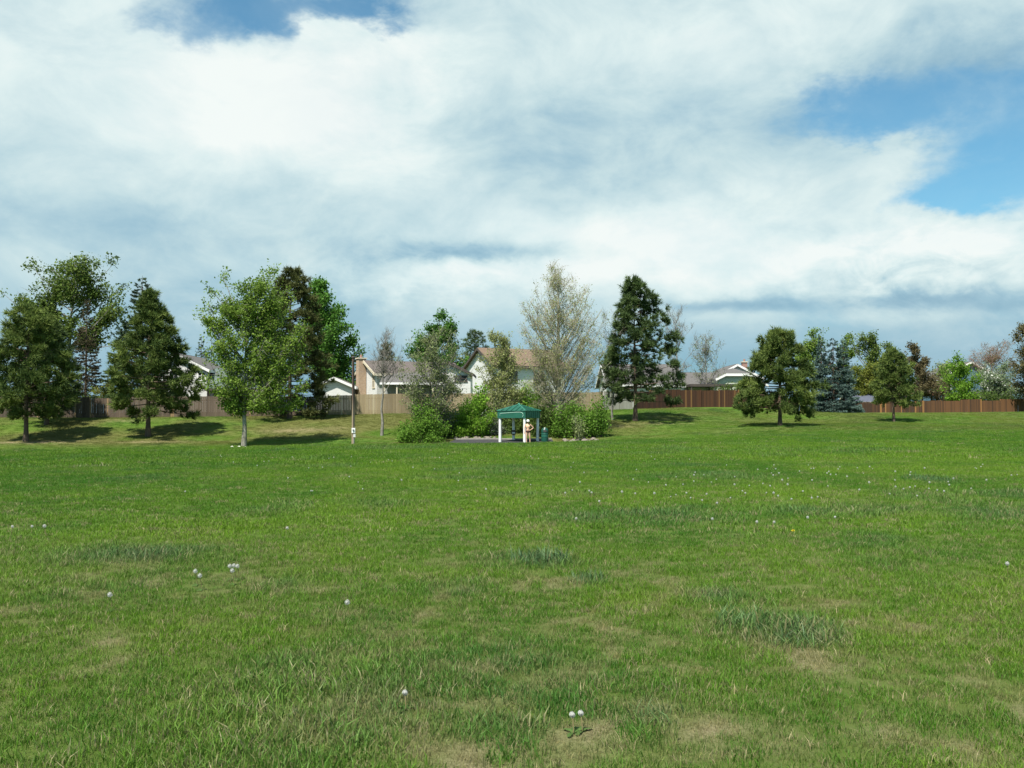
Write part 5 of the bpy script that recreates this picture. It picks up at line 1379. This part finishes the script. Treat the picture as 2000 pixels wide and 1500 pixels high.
# ------------------------------------------------------------------ dandelions gone to seed
M_FLUFF = foliage('dandelion_fluff', (.42, .42, .39), (.74, .74, .70), .5)
M_STEM = surf('dandelion_stem', (.16, .14, .06), (.24, .16, .09), 9, .7); M_DLEAF = foliage('dandelion_leaf', (.05, .095, .022), (.085, .15, .035), .25); M_YELLOW = surf('dandelion_petals', (.65, .50, .02), (.72, .58, .03), 20, .7); M_CORE = surf('seed_core', (.16, .12, .07), (.22, .17, .10), 30, .9)
def dandelion_meshes(seed, h, flower=False, rad=.021):
    rg = np.random.default_rng(seed)
    st = MB().tube(bez(np.array((0, 0, -.01)), np.array((rg.normal(0, .01), 0, h * .5)), np.array((rg.normal(0, .03), rg.normal(0, .03), h)), 6), np.linspace(.0026, .0019, 6), 5, cap=False)
    top = st.v[0].reshape(6, 5, 3)[-1].mean(0)
    hd = MB()
    if flower:
        n = 60; a = rg.uniform(0, 6.283, n); e = rg.uniform(.15, 1.2, n)
        u = np.stack([np.cos(a) * np.cos(e), np.sin(a) * np.cos(e), np.sin(e)], 1)
        sd_ = unit(np.cross(u, rdir(rg, n))) * .0022
        vv = np.stack([top - sd_, top + sd_, top + u * .019 + sd_, top + u * .019 - sd_], 1).reshape(-1, 3)
        hd.add(vv, quads=np.arange(n)[:, None] * 4 + np.arange(4))
    else:
        n = 96; i = np.arange(n) + .5
        phi = np.arccos(1 - 2 * i / n); th_ = math.pi * (1 + 5 ** .5) * i
        u = np.stack([np.cos(th_) * np.sin(phi), np.sin(th_) * np.sin(phi), np.cos(phi)], 1)
        a = unit(np.cross(u, rdir(rg, n))); b2 = np.cross(u, a)
        c = top + u * (rad * rg.uniform(.74, 1.06, n))[:, None]
        w = .0040
        vv = np.stack([c - a * w, c + b2 * w, c + a * w, c - b2 * w], 1).reshape(-1, 3)
        hd.add(vv, quads=np.arange(n)[:, None] * 4 + np.arange(4), tint=rg.uniform(0, 1, n))
        ray = np.stack([np.tile(top, (n, 1)) - a * .0005, np.tile(top, (n, 1)) + a * .0005, c], 1).reshape(-1, 3)
        hd.add(ray, tris=np.arange(n)[:, None] * 3 + np.arange(3), tint=.3)
    co = MB().lathe(top, [(0, -.007), (.005, -.004), (.006, 0), (.004, .005), (0, .006)], 8)
    lf = MB()
    for k in range(7):
        a_ = rg.uniform(0, 6.283); L = rg.uniform(.04, .08); d = np.array((math.cos(a_), math.sin(a_), 0)); s = np.array((-d[1], d[0], 0))
        pts = [(t, .35 * t * (1 - t) * L + .006) for t in np.linspace(0, 1, 7)]
        wv = [.004, .009, .006, .013, .008, .012, .001]
        v = []
        for (t, z), w in zip(pts, wv): v += [d * t * L + s * w + np.array((0, 0, z)), d * t * L - s * w + np.array((0, 0, z + .002))]
        lf.add(v, quads=[[2 * i_, 2 * i_ + 1, 2 * i_ + 3, 2 * i_ + 2] for i_ in range(6)], tint=rg.uniform(.2, .9))
    return [(n_, mb.mesh(n_, m_)) for n_, mb, m_ in (('stem', st, M_STEM), ('flower_head' if flower else 'seed_head', hd, M_YELLOW if flower else M_FLUFF), ('seed_core', co, M_YELLOW if flower else M_CORE), ('leaf_rosette', lf, M_DLEAF))]
DV = [dandelion_meshes(900 + i, h, rad=r_) for i, (h, r_) in enumerate([(.11, .018), (.14, .022), (.09, .016), (.13, .020)])]
DF = [dandelion_meshes(950, .09, True)]
def dandelion(px, py, label, group=None, var=None, name='dandelion', sc_=1.0, headpix=True):
    ms = var or DV[random.randrange(len(DV))]
    g = G(px, py)
    if headpix:      # the pixel is the head: step the root towards the viewer
        hh = .125 * sc_
        g = G(px, py + hh * F / max(4, g[1]) * .95)
    th = thing(name, label, 'dandelion', tuple(g), group)
    th.rotation_euler = (0, 0, 0.4 if group == 'dandelion clocks standing out in the near lawn' else random.uniform(0, 6.28)); th.scale = (sc_,) * 3
    hd = None
    for n_, me in ms:
        o = bpy.data.objects.new(n_, me); COL.objects.link(o)
        o.parent = hd if (n_ == 'seed_core' and hd) else th
        if n_ in ('seed_head', 'flower_head'): hd = o
    return th
LP = 'dandelion clocks standing out in the near lawn'
for (px, py, lab) in [
    (386, 1121, 'left and higher of the pair of white dandelion clocks in the left lawn'), (395, 1130, 'right and lower of the pair of white dandelion clocks in the left lawn'),
    (453, 1111, 'leftmost of the tight cluster of four dandelion clocks on the left lawn'), (461, 1110, 'middle one of the tight cluster of four dandelion clocks'), (468, 1111, 'rightmost of the tight cluster of four dandelion clocks'),
    (458, 1120, 'lowest of the tight cluster of four dandelion clocks'), (220, 1168, 'drooping low dandelion clock farthest left below the pair'), (683, 1183, 'lone dandelion clock beside a straw patch left of centre'),
    (792, 1348, 'lone dandelion clock in the bottom lawn left of the weed with two clocks'), (1120, 1391, 'left of the two touching dandelion clocks at the bottom centre'), (1137, 1388, 'right of the two touching dandelion clocks at the bottom centre'),
    (558, 1034, 'lone dandelion clock at mid left of the lawn'), (22, 1031, 'small dandelion clock close to the left edge of the photo'), (1969, 1106, 'dandelion clock close to the right edge of the photo'),
    (1122, 1015, 'lone dandelion clock just below the centre of the mid lawn'), (1393, 1017, 'dandelion clock left of the row of three right of centre'), (1480, 1023, 'second dandelion clock of the row right of centre'),
    (1508, 1022, 'third dandelion clock of the row right of centre'), (1579, 1014, 'dandelion clock next right of the yellow flower'), (1636, 1010, 'larger dandelion clock with a stem beside it, far right of the yellow flower')]:
    dandelion(px, py, lab, LP, (DV[2] if py > 1300 else DV[1]) if py > 1100 else None)
dandelion(1537, 1034, 'single yellow dandelion flower right of centre in the lawn', 'yellow dandelions', DF[0], sc_=1.2)
GB = 'dandelion clocks of the far band'
band = [(1105, 965), (1115, 957), (1150, 960), (1155, 965), (1175, 979), (1218, 964), (1240, 964), (1267, 940), (1276, 967), (1310, 968), (1318, 966), (1350, 970), (1378, 965), (1388, 940), (1372, 975), (1398, 982), (1428, 970), (1356, 940), (1465, 948), (1494, 962), (1512, 965), (1522, 971), (1548, 972), (1570, 957), (1588, 974), (1600, 970), (1590, 938), (1620, 922), (1638, 918), (1560, 922), (1700, 945), (1747, 953), (1762, 956), (1775, 953), (1738, 964), (1792, 966), (1832, 957), (1850, 942), (1858, 947), (1925, 940), (1905, 912), (1915, 910), (1905, 916), (1780, 922), (1750, 923), (612, 957), (605, 960), (710, 956), (90, 1033), (60, 1032), (360, 958), (950, 958), (785, 940)]
rr = random.Random(5)
def band_label(px, py):
    if py > 1000: return 'tiny dandelion clock near the left edge of the mid lawn'
    if px < 700: return 'tiny dandelion clock in the far lawn before the wooden pole and aspen'
    if px < 1060: return 'tiny dandelion clock in the far lawn straight before the shrubs and shelter'
    if px < 1420: return 'small dandelion clock in the far lawn right of the shelter, before the tallest pine'
    if px < 1640: return 'small dandelion clock in the far lawn before the spreading pine and blue spruce'
    return 'small dandelion clock in the far lawn toward the right fence, before the smallest pine'
for i in range(96):
    if i % 3: band.append((rr.gauss(1560, 240), rr.choice([905, 915, 925, 930, 940, 950]) + rr.gauss(0, 10)))
    else: band.append((rr.uniform(420, 1150), 886 + abs(rr.gauss(0, 22))))
for (px, py) in band:
    if 0 < px < 2000 and py > 884: dandelion(px, py, band_label(px, py), GB, sc_=rr.uniform(.75, 1.15))
